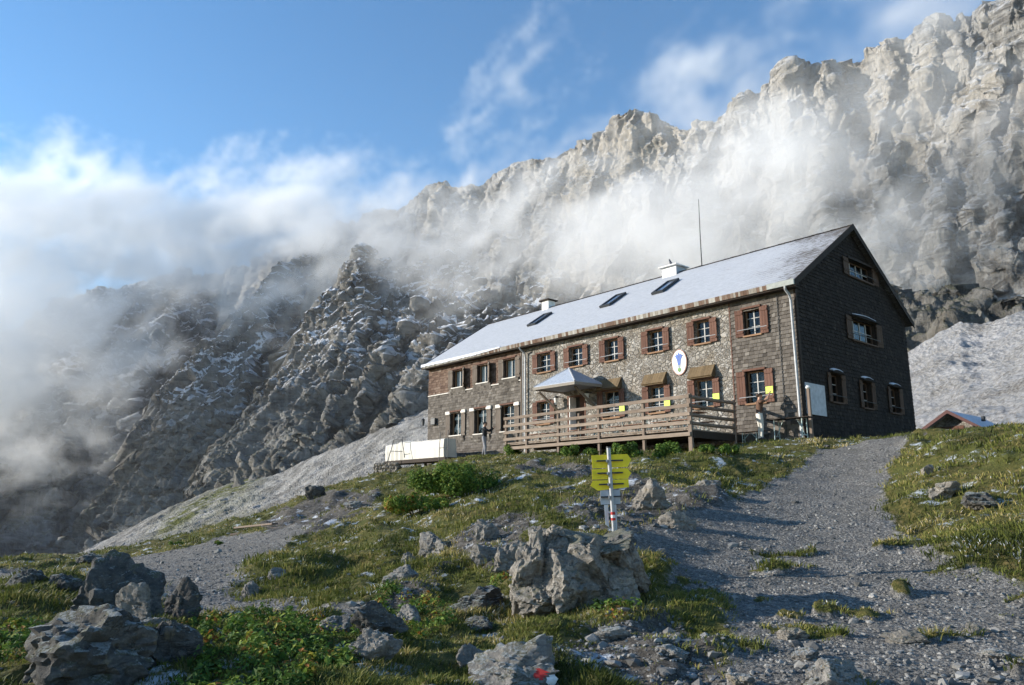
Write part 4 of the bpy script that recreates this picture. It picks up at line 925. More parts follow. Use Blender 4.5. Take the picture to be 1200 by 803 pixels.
# lanterns by the door and at the far corner
def lantern(a, z, face='f', u=None, d=.32):
    mb = hmb(); mb.bar((a, 0, z + .28), (a, -d, z + .32), .03); mb.lathe((a, -d, z + .25), [(.02, .06), (.13, .0), (.15, -.03), (.02, -.035)], 6)
    l = mb.build('wall_lantern', M['metal_dark'], hut)
    mb = hmb(); mb.lathe((a, -d, z), [(.07, -.12), (.12, .2), (.11, .21)], 6); mb.build('lantern_glass', M['white_paint'], l)
lantern(12.7, 4.85); lantern(10.62, 4.85)
mb = hmb(); mb.box(24.1, 24.45, -.12, -.08, 5.1, 5.13); mb.lathe((24.5, -.1, 4.75), [(.06, -.16), (.1, .16), (.13, .18), (.02, .3)], 6); mb.build('wall_lantern', M['metal_dark'], hut)
mb = hmb(); mb.fbox('f', 23.15, 23.6, .035, .2, 4.55, 4.95); mb.build('meter_box', M['metal_dark'], hut, bevel=.03)
mb = hmb(); mb.fbox('g', .13, 1.62, .036, .06, 3.22, 4.4, .5); mb.build('wall_panel', plain('pale_board', (.42, .43, .45), .6), hut)
mb = hmb(); mb.lathe((11.0, -.3, 0), [(0.01, 0), (0.01, .01)], 4)

# emblem: white oval with a blue gentian
em, EO = hut_thing('emblem_sign', 5.43, -.03, 5.88, 'white oval emblem sign with a blue gentian flower on the stone wall', 'sign')
def disc(name, a, b, d0, d1, mat, parent, pts=None):
    mb = MB(EO); n = 40
    P = pts or [(5.43 + a * math.cos(2 * math.pi * k / n), 5.88 + b * math.sin(2 * math.pi * k / n)) for k in range(n)]; k0 = len(P)
    mb.V = [mb.pt(x, -d0, z) for x, z in P] + [mb.pt(x, -d1, z) for x, z in P]; mb.T = [.5] * len(mb.V)
    mb.F = [tuple(range(k0)), tuple(range(k0, 2 * k0))[::-1]] + [(i, i + k0, (i + 1) % k0 + k0, (i + 1) % k0) for i in range(k0)]
    return mb.build(name, mat, parent)
disc('rim', .39, .56, .01, .05, plain('emblem_rim', (.35, .17, .12)), em); disc('face', .355, .52, .045, .06, M['white_paint'], em)
X = lambda x: 5.43 - x
disc('flower', 0, 0, .055, .072, plain('gentian_blue', (.045, .12, .42), var=.2), em, [(X(x), 5.88 + z) for x, z in [(-.06, -.12), (-.1, .1), (-.16, .22), (-.23, .30), (-.14, .29), (-.12, .38), (-.06, .31), (0, .44), (.06, .31), (.12, .38), (.14, .29), (.23, .30), (.16, .22), (.1, .1), (.06, -.12)]])
disc('calyx', 0, 0, .055, .069, plain('calyx_grey', (.25, .3, .35)), em, [(X(x), 5.88 + z) for x, z in [(-.045, -.26), (-.065, -.12), (.065, -.12), (.045, -.26)]])
disc('leaf', 0, 0, .055, .071, plain('leaf_green', (.13, .27, .07)), em, [(X(x), 5.88 + z) for x, z in [(0, -.44), (-.09, -.36), (-.08, -.27), (0, -.24), (.08, -.27), (.09, -.36)]])

# lime-green notices pinned to shutters
for (a0, a1, z0, z1), lab in (((8.5, 8.8, 4.07, 4.32), 'lime-green notice on the shutter right beside the porch roof shadow'), ((5.96, 6.27, 4.07, 4.32), 'lime-green notice on the shutter left of the oval emblem'),
                              ((3.5, 3.81, 4.1, 4.34), 'lime-green notice on the shutter right of the oval emblem'), ((1.12, 1.42, 4.1, 4.36), 'lime-green notice in front of the man in the brown shirt')):
    mb = MB(((a0 + a1) / 2, -.12, z0)); mb.fbox('f', a0, a1, .112, .118, z0, z1)
    o = mb.build('paper_notice', M['lime'], None); o.location = tuple(hp((a0 + a1) / 2, -.12, z0)); o.rotation_euler = (0, 0, YAW - math.pi / 2)
    tag(o, lab, 'notice', 'lime-green notices on the shutters')
# ------------------------------------------------------------------ terrace
DZ = 2.62
tr_, TO = hut_thing('wooden_terrace', 7.6, -1.75, DZ, 'weathered wooden terrace with plank railing in front of the stone wall', 'terrace')
def tmb(): return MB(TO)
mb = tmb(); R = random.Random(2); u = 2.55
while u < 12.8:
    mb.box(u, u + .138, -3.5, -.08, DZ - .04, DZ + R.uniform(-.004, .002), R.random()); u += .146
mb.build('deck_boards', M['rail'], tr_)
for v in (-3.3, -1.8, -.3):
    mb = tmb(); mb.box(2.6, 12.7, v - .05, v + .05, DZ - .2, DZ - .045); mb.build('joist', M['dark_wood'], tr_)
PU = [12.74, 11.34, 9.31, 6.97, 4.66, 2.52]
for k, u in enumerate(PU):
    b = [2.0, 2.02, 1.9, 1.78, 1.5, 1.6][k]; mb = tmb(); w = .055 if k < 5 else .08
    mb.box(u - w, u + w, -3.56, -3.45, b - .3, 3.88 if k < 5 else 3.9, .5); mb.build('railing_post', M['post'], tr_, bevel=.006)
for u in (9.31, 4.66):
    mb = tmb(); gz = 1.85 if u > 5 else 1.42; mb.box(u - .25, u + .25, -3.75, -3.3, gz - .3, gz + .03); mb.build('post_footing', plain('footing_concrete_%d' % int(u), (.3, .29, .27), .9, bump=.02), tr_, bevel=.02)
for z in (3.80, 3.47, 3.16, 2.85):
    mb = tmb(); us = [12.84, 9.4, 6.0, 2.46]
    for a, b in zip(us, us[1:]):
        dz = R.uniform(-.012, .012); mb.hexa([(a, -3.605, z - .065 + dz), (b + .006, -3.605, z - .065), (b + .006, -3.563, z - .065), (a, -3.563, z - .065 + dz), (a, -3.605, z + .065 + dz), (b + .006, -3.605, z + .065), (b + .006, -3.563, z + .065), (a, -3.563, z + .065 + dz)], R.random())
    mb.build('rail', M['rail'], tr_, bevel=.006)
mb = tmb(); mb.box(2.46, 12.3, -3.64, -3.563, 2.36, 2.5, .7); mb.build('edge_beam', M['rail'], tr_, bevel=.006)
mb = tmb(); mb.box(2.46, 12.84, -3.52, -3.46, DZ + .02, DZ + .07, .5); mb.build('toe_board', M['rail'], tr_)
for u in (12.1, 10.6, 8.2, 5.8, 3.6):
    mb = tmb(); mb.box(u - .04, u + .04, -3.44, -3.36, DZ, 3.0 if u != 8.2 else 3.7, .5); mb.build('short_post', M['post'], tr_)
for z in (3.78, 3.45, 3.12, 2.82):
    mb = tmb(); mb.tube([(2.46, -3.5, z), (2.46, -2.0, z - .01), (2.44, -.72, z)], .065, 12, tone=R.random()); mb.build('log_rail', M['post'], tr_, smooth=True)
mb = tmb(); mb.tube([(2.44, -.8, 1.9), (2.44, -.8, 3.9)], .07, 12); mb.build('end_post', M['post'], tr_, smooth=True)
mb = tmb(); mb.box(2.40, 2.50, -3.5, -.3, 2.3, 2.56); mb.build('side_beam', M['dark_wood'], tr_)

# beer tables and benches
def table(u, v, z, L, wdt, h, label, name='trestle_table', cat='table', group='trestle tables', mat='table', leg='metal_leg', along='u', ):
    t, O = hut_thing(name, u, v, z, label, cat, group); mb = MB(O)
    for k in range(3 if wdt > .4 else 1):
        n = 3 if wdt > .4 else 1; a = v - wdt / 2 + wdt * k / n; mb.box(u - L / 2, u + L / 2, a + .003, a + wdt / n - .003, z + h - .028, z + h, .3 + .2 * k)
    mb.build('top' if cat == 'table' else 'seat', M[mat], t, bevel=.005)
    for s in (-1, 1):
        x = u + s * (L / 2 - .3); mb = MB(O)
        mb.tube([(x, v - wdt * .36, z), (x, v - wdt * .33, z + h - .04), (x, v + wdt * .33, z + h - .04), (x, v + wdt * .36, z)], .018, 6)
        mb.bar((x, v - wdt * .36, z + .12), (x, v + wdt * .36, z + .12), .025); mb.bar((x, v, z + .12), (x - s * .28, v, z + h - .04), .02)
        mb.build('leg_frame', M[leg], t)
    return t
spots = [(11.2, 'under the porch lanterns at the far end of the terrace'), (8.5, 'behind the railing just right of the door'), (6.1, 'behind the railing below the oval emblem'), (3.9, 'nearest the log rails')]
for k, (u, lab) in enumerate(spots):
    table(u, -2.1, DZ, 1.9, .62, .76, 'brown trestle table ' + lab)
    table(u, -2.75, DZ, 1.9, .26, .45, 'brown railing-side bench ' + lab, 'bench', 'bench', 'terrace benches')
    table(u, -1.4, DZ, 1.9, .26, .45, 'brown wall-side bench ' + lab, 'bench', 'bench', 'terrace benches')
table(.35, -.42, 2.28, 1.7, .5, .76, 'dark table against the shingle wall behind the man in the brown shirt', mat='dark_wood')
table(2.05, -.36, 2.25, 1.2, .24, .42, 'short bench left of the man in the brown shirt', 'bench', 'bench', 'benches by the shingle wall')
p_, O = hut_thing('wooden_post', -.2, -.02, 2.2, 'upright wooden post with pale cap beside the downpipe at the hut corner', 'post'); mb = MB(O)
mb.box(-.26, -.14, .0, .1, 2.1, 4.12); mb.build('post', M['post'], p_, bevel=.01); mb = MB(O); mb.lathe((-.2, .05, 4.12), [(.07, 0), (.1, .04), (.06, .12), (.01, .13)], 10); mb.build('cap', M['white_paint'], p_)

# covered box, dry-stone base, tank and hand rails at the far end
cb, O = hut_thing('covered_trough', 21.9, -1.9, 2.4, 'long box under a white tarpaulin at the far end of the hut', 'covered box'); mb = MB(O)
n = 26; R = random.Random(4); prof = [(-2.28, 2.40), (-2.31, 2.95), (-2.28, 3.36), (-2.18, 3.42), (-1.5, 3.42), (-1.4, 2.40)]
us = np.linspace(19.3, 25.2, n); rows = []
for i, u in enumerate(us):
    cre = (.045 if i % 2 else -.02) * (1 if u > 23.2 else .25); sag = -.10 * (1 if u > 23.8 else 0) + R.uniform(-.015, .015) - .04 * math.sin((u - 19) * .9)
    rows.append([(u, v + (cre if v < -1.6 else 0), z + (sag if z > 3 else 0)) for v, z in prof])
for a, b in zip(rows, rows[1:]):
    for j in range(len(prof) - 1): mb.quad([a[j], b[j], b[j + 1], a[j + 1]])
mb.quad(rows[0]); mb.quad(rows[-1])
mb.build('tarpaulin', plain('white_tarpaulin', (.56, .53, .475), .6, var=.08, scale=2, bump=.02), cb)
mb = MB(O); mb.box(19.0, 25.2, -2.36, -1.3, 2.2, 2.38); mb.build('base_beam', M['dark_wood'], cb)
mb = MB(O); 
for u in (19.3, 22.2, 25.0): mb.box(u - .06, u + .06, -2.2, -2.08, .6, 2.2); mb.box(u - .06, u + .06, -1.5, -1.38, 1.0, 2.2)
for i, u in enumerate((19.3, 22.2)):
    pass
mb.build('support_leg', M['dark_wood'], cb)
rm = None
def faceted(seed, n=5, planes=14, rough=.05, squash=(1, 1, 1), strata=0.0, cut=.75):
    """a boulder: a ball cut by random planes, then weathered"""
    bm = bmesh.new(); bmesh.ops.create_icosphere(bm, subdivisions=n, radius=1); V = np.array([v.co for v in bm.verts]); F = [[v.index for v in f.verts] for f in bm.faces]; bm.free()
    R = np.random.RandomState(seed); N = R.normal(size=(planes, 3)); N /= np.linalg.norm(N, axis=1)[:, None]; D = R.uniform(cut * .75, 1.0, planes)
    dots = V @ N.T; rad = np.where(dots > .05, D[None, :] / np.maximum(dots, .05), 9).min(1); rad = np.minimum(rad, 1.15)
    P = V * rad[:, None]
    S = P + seed * 3.7
    P += V * (fbm(S * 1.4, 3) * .09 + (sharp(S * 1.7, 4, .55) - .5) * .17 + plates(S * 2.6) * .10 + plates(S * 6 + 3) * .035 + fbm(S * 8, 3) * rough * .6)[:, None]
    if strata: P += V * ((ridged(np.stack([S[:, 0] * 1.2, S[:, 1] * 1.2, S[:, 2] * 7], 1), 2) - .4) * strata)[:, None]
    return P * np.array(squash), np.array(F)
def rock_mat(name, a, b, c, frost=.35, lich=.3):
    m = NT(name); p = m.pos(); g = m.node('ShaderNodeNewGeometry'); n1 = m.noise(p, 3.2, 8, .7, .5); n2 = m.noise(m.mapping(p, rot=(.5, .8, .2), scale=(4, 4, 16)), 2.0, 6, .65); n3 = m.noise(p, 38, 5, .75)
    f = m.math('ADD', m.math('MULTIPLY', n1, .5), m.math('ADD', m.math('MULTIPLY', n2, .25), m.math('MULTIPLY', n3, .25)))
    col = m.ramp(f, [(.35, a), (.5, b), (.64, c)])
    vc = m.noise(m.mapping(p, rot=(.4, .9, 0), scale=(1.2, 1.2, 3.2)), 1.0, 5, .6, .6)
    ck = m.math('MULTIPLY', m.mrange(m.math('ABSOLUTE', m.math('SUBTRACT', vc, .5)), .0, .012, .6, 0), m.mrange(n1, .45, .55))
    col = m.mix(m.math('MULTIPLY', ck, .7), col, (.03, .028, .025))
    col = m.mix(m.math('MULTIPLY', m.mrange(m.noise(p, 7, 5, .6), .6, .68), lich), col, (.30, .24, .13))
    up = m.xyz(g.outputs['Normal'])[2]; moss = m.math('MULTIPLY', m.mrange(m.math('ADD', up, n1), 1.22, 1.4), .7)
    col = m.mix(moss, col, (.07, .07, .025))
    fr_ = m.math('MULTIPLY', m.mrange(m.math('ADD', up, m.math('MULTIPLY', n3, .9)), 1.25, 1.42), frost)
    col = m.mix(fr_, col, (.6, .64, .7))
    h = m.math('ADD', m.math('MULTIPLY', f, 1.2), m.math('MULTIPLY', ck, -.5))
    return m.done(col, .92, m.bump(h, 1.0, .06), spec=.15)
M['boulder'] = rock_mat('limestone_boulder', (.08, .074, .068), (.20, .187, .17), (.38, .355, .325))
M['boulder_dark'] = rock_mat('dark_boulder', (.03, .029, .028), (.082, .079, .074), (.18, .172, .16), frost=.3)
M['boulder_warm'] = rock_mat('warm_outcrop_rock', (.08, .073, .064), (.21, .19, .165), (.40, .37, .325), frost=.1)

def px_place(px, py, back=0.0):
    P = hits([px], [py])[0]
    if np.isnan(P[0]): P = at_y(px, py, 30)
    P = P * (1 + back / max(P[1], 1)); P[2] = ground(P[0], P[1])[0]; return P
def boulder(px, py, wpx, hpx, label, seed, mat='boulder', depth=.8, rot=None, group='boulders on the slope', sink=.34, name='boulder', strata=.0, Y=None, n=5, planes=19, tilt=0):
    P = px_place(px, py) if Y is None else None
    if Y is not None: P = at_y(px, py, Y)
    s = P[1] / FPX * 1.02; w = wpx * s; h = hpx * s * .82 / (1 - sink); d = w * depth
    V, F = faceted(seed, n, planes, cut=.62, squash=(w / 2 * 1.08, d / 2 * 1.08, h / 2 * 1.05), strata=strata)
    if tilt: c_, s_ = math.cos(math.radians(tilt)), math.sin(math.radians(tilt)); V = np.stack([V[:, 0] * c_ + V[:, 2] * s_, V[:, 1], -V[:, 0] * s_ + V[:, 2] * c_], 1)
    V[:, 2] += h / 2 - h * sink
    me = np_mesh(name, V, F, True); me.set_sharp_from_angle(angle=math.radians(38)); o = link(name, me, M[mat])
    o.location = (P[0], P[1] + d * .42, P[2]); o.rotation_euler = (0, 0, math.radians(rot if rot is not None else (seed * 53) % 40 - 20))
    return tag(o, label, 'rock', group)
BL = [
 (56, 816, 215, 128, 'huge dark rock filling the bottom left corner', 31, 'boulder_dark', .8, .08),
 (112, 726, 96, 98, 'pointed dark boulder standing tallest on the left, beside the gravel path', 12, 'boulder_dark', .8, .03),
 (182, 800, 60, 78, 'rounded dark boulder right of the huge corner rock', 33, 'boulder_dark', .8, 0),
 (153, 752, 50, 44, 'thin slab leaning behind the rounded boulder on the left', 44, 'boulder', .5, .06),
 (198, 748, 46, 46, 'broken block at the edge of the leafy plants on the left', 35, 'boulder_dark', .8, .05),
 (170, 756, 36, 18, 'low flat slab between the broken block and the rounded boulder', 54, 'boulder', .6, .06),
 (67, 701, 30, 22, 'small boulder just left of the pointed boulder', 36, 'boulder_dark', .8, 0),
 (20, 701, 36, 24, 'low boulder at the left edge of the picture', 37, 'boulder_dark', .8, 0),
 (291, 696, 26, 22, 'grey boulder on the bend of the left gravel path', 38, 'boulder', .8, 0),
 (325, 681, 20, 16, 'small boulder in the grass above the bend of the left path', 39, 'boulder', .8, 0),
 (508, 648, 46, 38, 'square dark block under the grass overhang in mid slope', 40, 'boulder', .8, .03),
 (475, 654, 20, 15, 'small block left of the square dark block', 41, 'boulder', .8, 0),
 (470, 688, 34, 22, 'smooth rounded stone lying alone in mid slope', 42, 'boulder', .8, 0),
 (567, 641, 26, 32, 'upright cracked block under the grass overhang', 43, 'boulder', .8, .05),
 (572, 660, 42, 26, 'tilted slab left of the big outcrop', 45, 'boulder', .6, .04),
 (600, 672, 44, 38, 'pale angular rock touching the left side of the big outcrop', 46, 'boulder_warm', .8, 0),
 (475, 732, 28, 26, 'pale stone block among the lower green plants', 47, 'boulder', .8, 0),
 (440, 772, 58, 42, 'dark ledge below the pale stone block', 48, 'boulder_dark', .7, .06),
 (563, 720, 72, 30, 'low dark ledge below the pale angular rock', 49, 'boulder_dark', .7, .05),
 (562, 743, 38, 18, 'small dark rock under the low dark ledge', 50, 'boulder_dark', .8, 0),
 (388, 758, 46, 36, 'brown-grey rock at the right end of the leafy plants', 51, 'boulder', .8, .03),
 (764, 598, 50, 40, 'large pale boulder right of the yellow signpost', 52, 'boulder_warm', .9, 0),
 (799, 621, 38, 24, 'flat pale boulder at the edge of the wide gravel path', 53, 'boulder_warm', .8, 0),
 (834, 577, 32, 14, 'low grey rock uphill of the flat pale boulder', 55, 'boulder', .8, 0),
 (435, 802, 52, 48, 'weathered rock rib near the bottom edge left of the painted rock', 57, 'boulder', .7, .05),
 (553, 792, 28, 26, 'knobbly grey rock just behind the painted rock', 58, 'boulder', .8, 0),
 (985, 812, 76, 40, 'rounded boulder at the bottom edge in the wide gravel path', 59, 'boulder', .8, 0),
 (932, 749, 36, 15, 'long pale stone in the grass island of the wide path', 60, 'boulder_warm', .6, 0),
 (950, 778, 32, 12, 'flat stone just above the rounded boulder at the bottom edge', 61, 'boulder', .8, 0),
 (1068, 757, 44, 15, 'wedge-shaped pale stone lying in the wide gravel path', 62, 'boulder_warm', .5, 0),
 (1144, 744, 18, 13, 'small whitish stone at the right of the wide gravel path', 63, 'boulder_warm', .8, 0),
 (1114, 588, 42, 30, 'pale rounded boulder in the right-hand bank', 64, 'boulder_warm', .8, 0),
 (1163, 594, 58, 22, 'long dark boulder in the right-hand bank', 65, 'boulder_dark', .8, 0),
 (1092, 562, 16, 14, 'little white stone above the pale boulder in the right-hand bank', 66, 'boulder_warm', .8, 0),
 (366, 590, 30, 18, 'dark boulder on the far rim left of the hut', 67, 'boulder_dark', .8, 0),
 (413, 600, 26, 12, 'flat rock uphill of the plank pile', 68, 'boulder', .8, 0),
 (97, 662, 46, 20, 'dark rock knoll on the far side of the left path', 69, 'boulder_dark', .8, 0),
 (720, 762, 52, 20, 'grey rock shelf in the stony patch below the big outcrop', 70, 'boulder', .7, .04),
 (790, 775, 44, 18, 'broken rock shelf beside the grass at the edge of the wide path', 71, 'boulder', .7, .04),
 (655, 572, 36, 12, 'rocky lip above the sign in the upper slope', 72, 'boulder_dark', .8, .03),
 (925, 742, 16, 10, 'round brown stone behind the long pale stone', 73, 'boulder', .8, 0),
 (1180, 778, 30, 12, 'grey stone at the lower right edge of the gravel', 74, 'boulder', .8, 0),
 (872, 800, 40, 22, 'half-buried stone at the left border of the wide gravel path', 75, 'boulder', .8, 0),
 (640, 640, 34, 20, 'stone perched just above the big outcrop', 76, 'boulder', .8, 0),
 (700, 612, 26, 12, 'dark stone in the dirt left of the signpost', 77, 'boulder_dark', .8, 0)]
for (px, py, w, h, lab, sd_, mt, dp, st_) in BL: boulder(px, py, w, h, lab, sd_, mt, dp, strata=st_)
pr_ = boulder(606, 826, 130, 66, 'rock at the bottom edge with a red, white and red painted trail mark', 56, 'boulder', .8, name='painted_rock', group=None)
# the painted mark follows the rock's own surface
me = pr_.data; co = np.empty(len(me.vertices) * 3); me.vertices.foreach_get('co', co); co = co.reshape(-1, 3)
Mw = Matrix.Translation(pr_.location) @ pr_.rotation_euler.to_matrix().to_4x4(); W_ = np.array([Mw @ Vector(c) for c in co]); sx_, sy_ = survey(W_)
bmk = bmesh.new(); bmk.from_mesh(me); bmk.verts.ensure_lookup_table()
red = plain('red_trail_paint', (.45, .03, .025), .7, scale=30); whi = plain('white_trail_paint', (.72, .7, .68), .7, scale=30)
for nm, cx, cyy, rx, ry, mt in (('paint_stripe', 633, 790, 9, 7, red), ('paint_stripe', 646, 797, 8, 7, whi), ('paint_stripe', 658, 803, 9, 7, red)):
    fs = []
    for f in bmk.faces:
        idx = [v.index for v in f.verts]; fx, fy = sx_[idx].mean(), sy_[idx].mean(); nw = Mw.to_3x3() @ f.normal
        if abs((fx - cx) * .85 + (fy - cyy) * .5) < rx * .62 and abs(-(fx - cx) * .5 + (fy - cyy) * .85) < ry * .9 and nw.y < .3: fs.append(idx)
    if fs:
        comp = []
        for f in fs:
            s = set(f); hit = [c for c in comp if c[0] & s]
            for c in hit: comp.remove(c)
            comp.append((set().union(s, *[c[0] for c in hit]), [f] + [q for c in hit for q in c[1]]))
        fs = max(comp, key=lambda c: len(c[1]))[1]
        V_ = [Vector(bmk.verts[i].co) + Vector(bmk.verts[i].normal) * .004 for f in fs for i in f]
        ids = sorted({i for f in fs for i in f}); ix = {k: j for j, k in enumerate(ids)}; m2 = np_mesh(nm, np.array([Vector(bmk.verts[i].co) + Vector(bmk.verts[i].normal) * .004 for i in ids]), np.array([[ix[i] for i in f] for f in fs])); link(nm, m2, mt, pr_)
bmk.free()

# the big outcrop below the sign
OP = px_place(680, 728); osc = OP[1] / FPX * 1.02
oc = []; of = []; nb = 0
BLK = [(628, 672, 44, 112, 6, 0, 81), (640, 708, 52, 58, -8, -.12, 82), (672, 695, 56, 86, 14, -.18, 83), (660, 648, 34, 44, 20, .1, 84), (700, 668, 46, 92, -33, .0, 85), (730, 700, 38, 74, -33, -.1, 86), (716, 644, 78, 42, -22, .3, 87),
       (688, 636, 76, 34, 8, .4, 88), (654, 634, 32, 40, 0, .3, 89), (696, 708, 34, 58, -18, -.12, 90), (742, 668, 28, 66, -28, .15, 91), (616, 706, 28, 46, 4, 0, 92), (656, 672, 30, 40, 0, -.02, 93), (684, 676, 90, 90, 0, .45, 94), (640, 690, 60, 80, 0, .3, 95), (722, 690, 40, 60, -20, .25, 96)]
for cx, cyy, w, h, rot, dep, sd_ in BLK:
    V, F = faceted(sd_, 5, 17, squash=(w * osc / 2 * 1.28, w * osc / 2 * 1.3, h * osc / 2 * .92), strata=.03, rough=.09, cut=.66)
    a = math.radians(-rot); V = np.stack([V[:, 0] * math.cos(a) - V[:, 2] * math.sin(a), V[:, 1], V[:, 0] * math.sin(a) + V[:, 2] * math.cos(a)], 1)
    V += np.array([(cx - 680) * osc, dep, (728 - cyy) * osc * .8 - .05]); oc.append(V); of.append(F + nb); nb += len(V)
me = np_mesh('rock_outcrop', np.concatenate(oc), np.concatenate(of)); me.set_sharp_from_angle(angle=math.radians(38))
o = link('rock_outcrop', me, M['boulder_warm']); o.location = (OP[0], OP[1] + .35, OP[2] - .02); tag(o, 'big craggy rock outcrop of leaning slabs below the yellow signpost', 'rock outcrop')

# dry-stone base under the covered box
bs, O = hut_thing('dry_stone_wall', 24.3, -2.3, .9, 'rough dry-stone wall under the left end of the white tarpaulin', 'stone wall'); 
oc = []; of = []; nb = 0; R = random.Random(12); zz = .3
while zz < 2.2:
    u = 23.4 + R.random() * .2
    while u < 25.9 + (2.2 - zz) * .3:
        w = R.uniform(.18, .4); V, F = faceted(R.randrange(999), 3, 9, squash=(w * .55, .22, .13)); V += np.array([-(u + w / 2 - 24.3), R.uniform(-.05, .05) - (2.2 - zz) * .12, zz - .9]); oc.append(V); of.append(F + nb); nb += len(V); u += w
    zz += .19
me = np_mesh('stones', np.concatenate(oc), np.concatenate(of)); link('stones', me, M['boulder_warm'], bs)
tk, O = hut_thing('white_tank', 20.9, -2.6, 1.3, 'small white tank under the tarpaulin-covered box', 'tank'); mb = MB(O)
mb.lathe((0, 0, 0), [(.01, -.55), (.2, -.53), (.3, -.42), (.32, -.3), (.32, .3), (.3, .42), (.2, .53), (.01, .55)], 18)
ob = mb.build('tank_body', M['white_paint'], tk, smooth=True)
me = ob.data; co = np.empty(len(me.vertices) * 3); me.vertices.foreach_get('co', co); co = co.reshape(-1, 3) + np.array([O[0] * -1, O[1], O[2]]) * 0
loc = np.array([mb.pt(0, 0, 0)]); co = co - loc; co = np.stack([co[:, 2], co[:, 1], co[:, 0] + .35], 1); me.vertices.foreach_set('co', co.ravel())
mb = MB(O); mb.box(20.55, 20.65, -2.75, -2.45, 1.1, 1.4); mb.box(21.15, 21.25, -2.75, -2.45, 1.1, 1.4); mb.build('tank_feet', M['dark_wood'], tk)
for (ua, va, lab, zb) in ((23.6, -2.7, 'thin metal hand rail climbing beside the dry-stone wall', .7), (19.3, -2.6, 'thin metal hand rail at the right end of the white tarpaulin', 2.0)):
    hr, O = hut_thing('hand_rail', ua, va, zb, lab, 'hand rail', 'metal hand rails'); mb = MB(O)
    if ua > 20: mb.tube([(ua + .7, va - .5, zb - .2), (ua, va, 3.55), (ua - .7, va + .1, 3.5), (ua - 1.0, va + .1, 2.5)], .025, 6); mb.tube([(ua + .15, va - .1, 2.9), (ua - .75, va + .1, 2.85)], .02, 6); mb.tube([(ua + .8, va - .5, zb), (ua - .4, va, 2.2)], .025, 6)
    else: mb.tube([(ua, va, 2.1), (ua - .1, va, 3.7)], .02, 6); mb.tube([(ua - .75, va, 2.1), (ua - .8, va, 3.75)], .02, 6); mb.tube([(ua - .05, va, 2.85), (ua - .78, va, 2.85)], .015, 6)
    mb.build('tubes', M['metal_dark'], hr, smooth=True)

# the yellow signpost
SP = at_y(715, 560, 11.7); gx, gy = SP[0], SP[1]; gz = ground(gx, gy)[0]; sc1 = 11.7 / FPX * 1.0
top_z = at_y(712, 525, 11.7)[2]; x0 = at_y(712, 525, 11.7)[0]; xb = at_y(719, 620, 11.7)[0]
sg = empty('signpost', (xb + .03, gy, gz)); tag(sg, 'metal signpost with three yellow pointer boards above the rock outcrop', 'signpost')
def X1(px, py): p = at_y(px, py, 11.7); return p[0] - sg.location.x, p[2] - gz
class SB(MB):
    def pt(s, u, v, z): return (u, v, z)
bp = (X1(719.5, 620)[0], 0, X1(719, 620)[1]); tp = (X1(713, 525)[0], 0, X1(713, 525)[1]); kx = (tp[0] - bp[0]) / (tp[2] - bp[2])
mb = SB(); mb.tube([(bp[0] - kx * (bp[2] + .3), 0, -.3), tp], .03, 14); mb.build('post', M['metal_pale'], sg, smooth=True); mb = SB(); mb.tube([tp, (tp[0], 0, tp[2] + .02)], .033, 14); mb.build('post_cap', M['metal_dark'], sg)
M['sign_yellow'] = plain('sign_yellow', (.86, .68, .02), .5, var=.06, scale=9)
def board(name, pts, mat, y0=.035, th=.012):
    P = [X1(*p) for p in pts]; mb = SB(); k = len(P); mb.V = [(a, y0, b) for a, b in P] + [(a, y0 + th, b) for a, b in P]; mb.T = [.5] * 2 * k
    mb.F = [tuple(range(k)), tuple(range(k, 2 * k))[::-1]] + [(i, i + k, (i + 1) % k + k, (i + 1) % k) for i in range(k)]; return mb.build(name, mat, sg)
b1 = board('pointer_board', [(693.5, 533.5), (735.5, 532), (740.3, 538.5), (736, 547), (694.5, 549)], M['sign_yellow'])
b2 = board('pointer_board', [(694, 550), (735.5, 548.5), (740.2, 554.5), (736, 561), (694.5, 562)], M['sign_yellow'])
b3 = board('pointer_board', [(695, 563.5), (737, 561.5), (737.5, 571), (701, 575), (692.3, 569.5)], M['sign_yellow'])
b4 = board('square_plate', [(703.8, 575), (727, 574), (727.5, 590.5), (704.5, 591.5)], plain('plate_back', (.42, .46, .52), .5), .034)
b5 = board('lower_plate', [(708.5, 592), (713, 591.8), (714, 618), (710, 615)], plain('plate_white', (.55, .57, .6), .5), .034); b6 = board('lower_plate', [(717.5, 591.5), (722.5, 591.3), (724, 622), (719, 622)], bpy.data.materials['plate_white'], .034)
for bo, y, xa, xb_ in ((b1, 540, 699, 730), (b2, 554.5, 700, 730), (b3, 567.5, 702, 731), (b4, 582.3, 704, 728)):
    mb = SB(); a, z = X1(xa, y + .4); b, z2 = X1(xb_, y - .6); mb.bar((a, -.0, z), (b, -.0, z2), .03, .022); mb.build('clamp_bar', M['metal_dark'], bo, bevel=.003)
    mb = SB(); cx_ = (tp[0] + (z - tp[2]) * kx); mb.box(cx_ - .05, cx_ - .03, -.045, .03, z - .02, z + .02); mb.build('clamp_bolt', M['metal_pale'], bo)
for y0_, y1_, mt in ((600, 603.4, red), (603.4, 607, whi), (607, 610, red)):
    a, z = X1(716.5, y0_); b, z2 = X1(716.5, y1_); mb = SB(); c1_ = tp[0] + (z - tp[2]) * kx; c2_ = tp[0] + (z2 - tp[2]) * kx; mb.tube([(c1_, 0, z), (c2_, 0, z2)], .0335, 14); mb.build('paint_band', mt, sg, smooth=True)

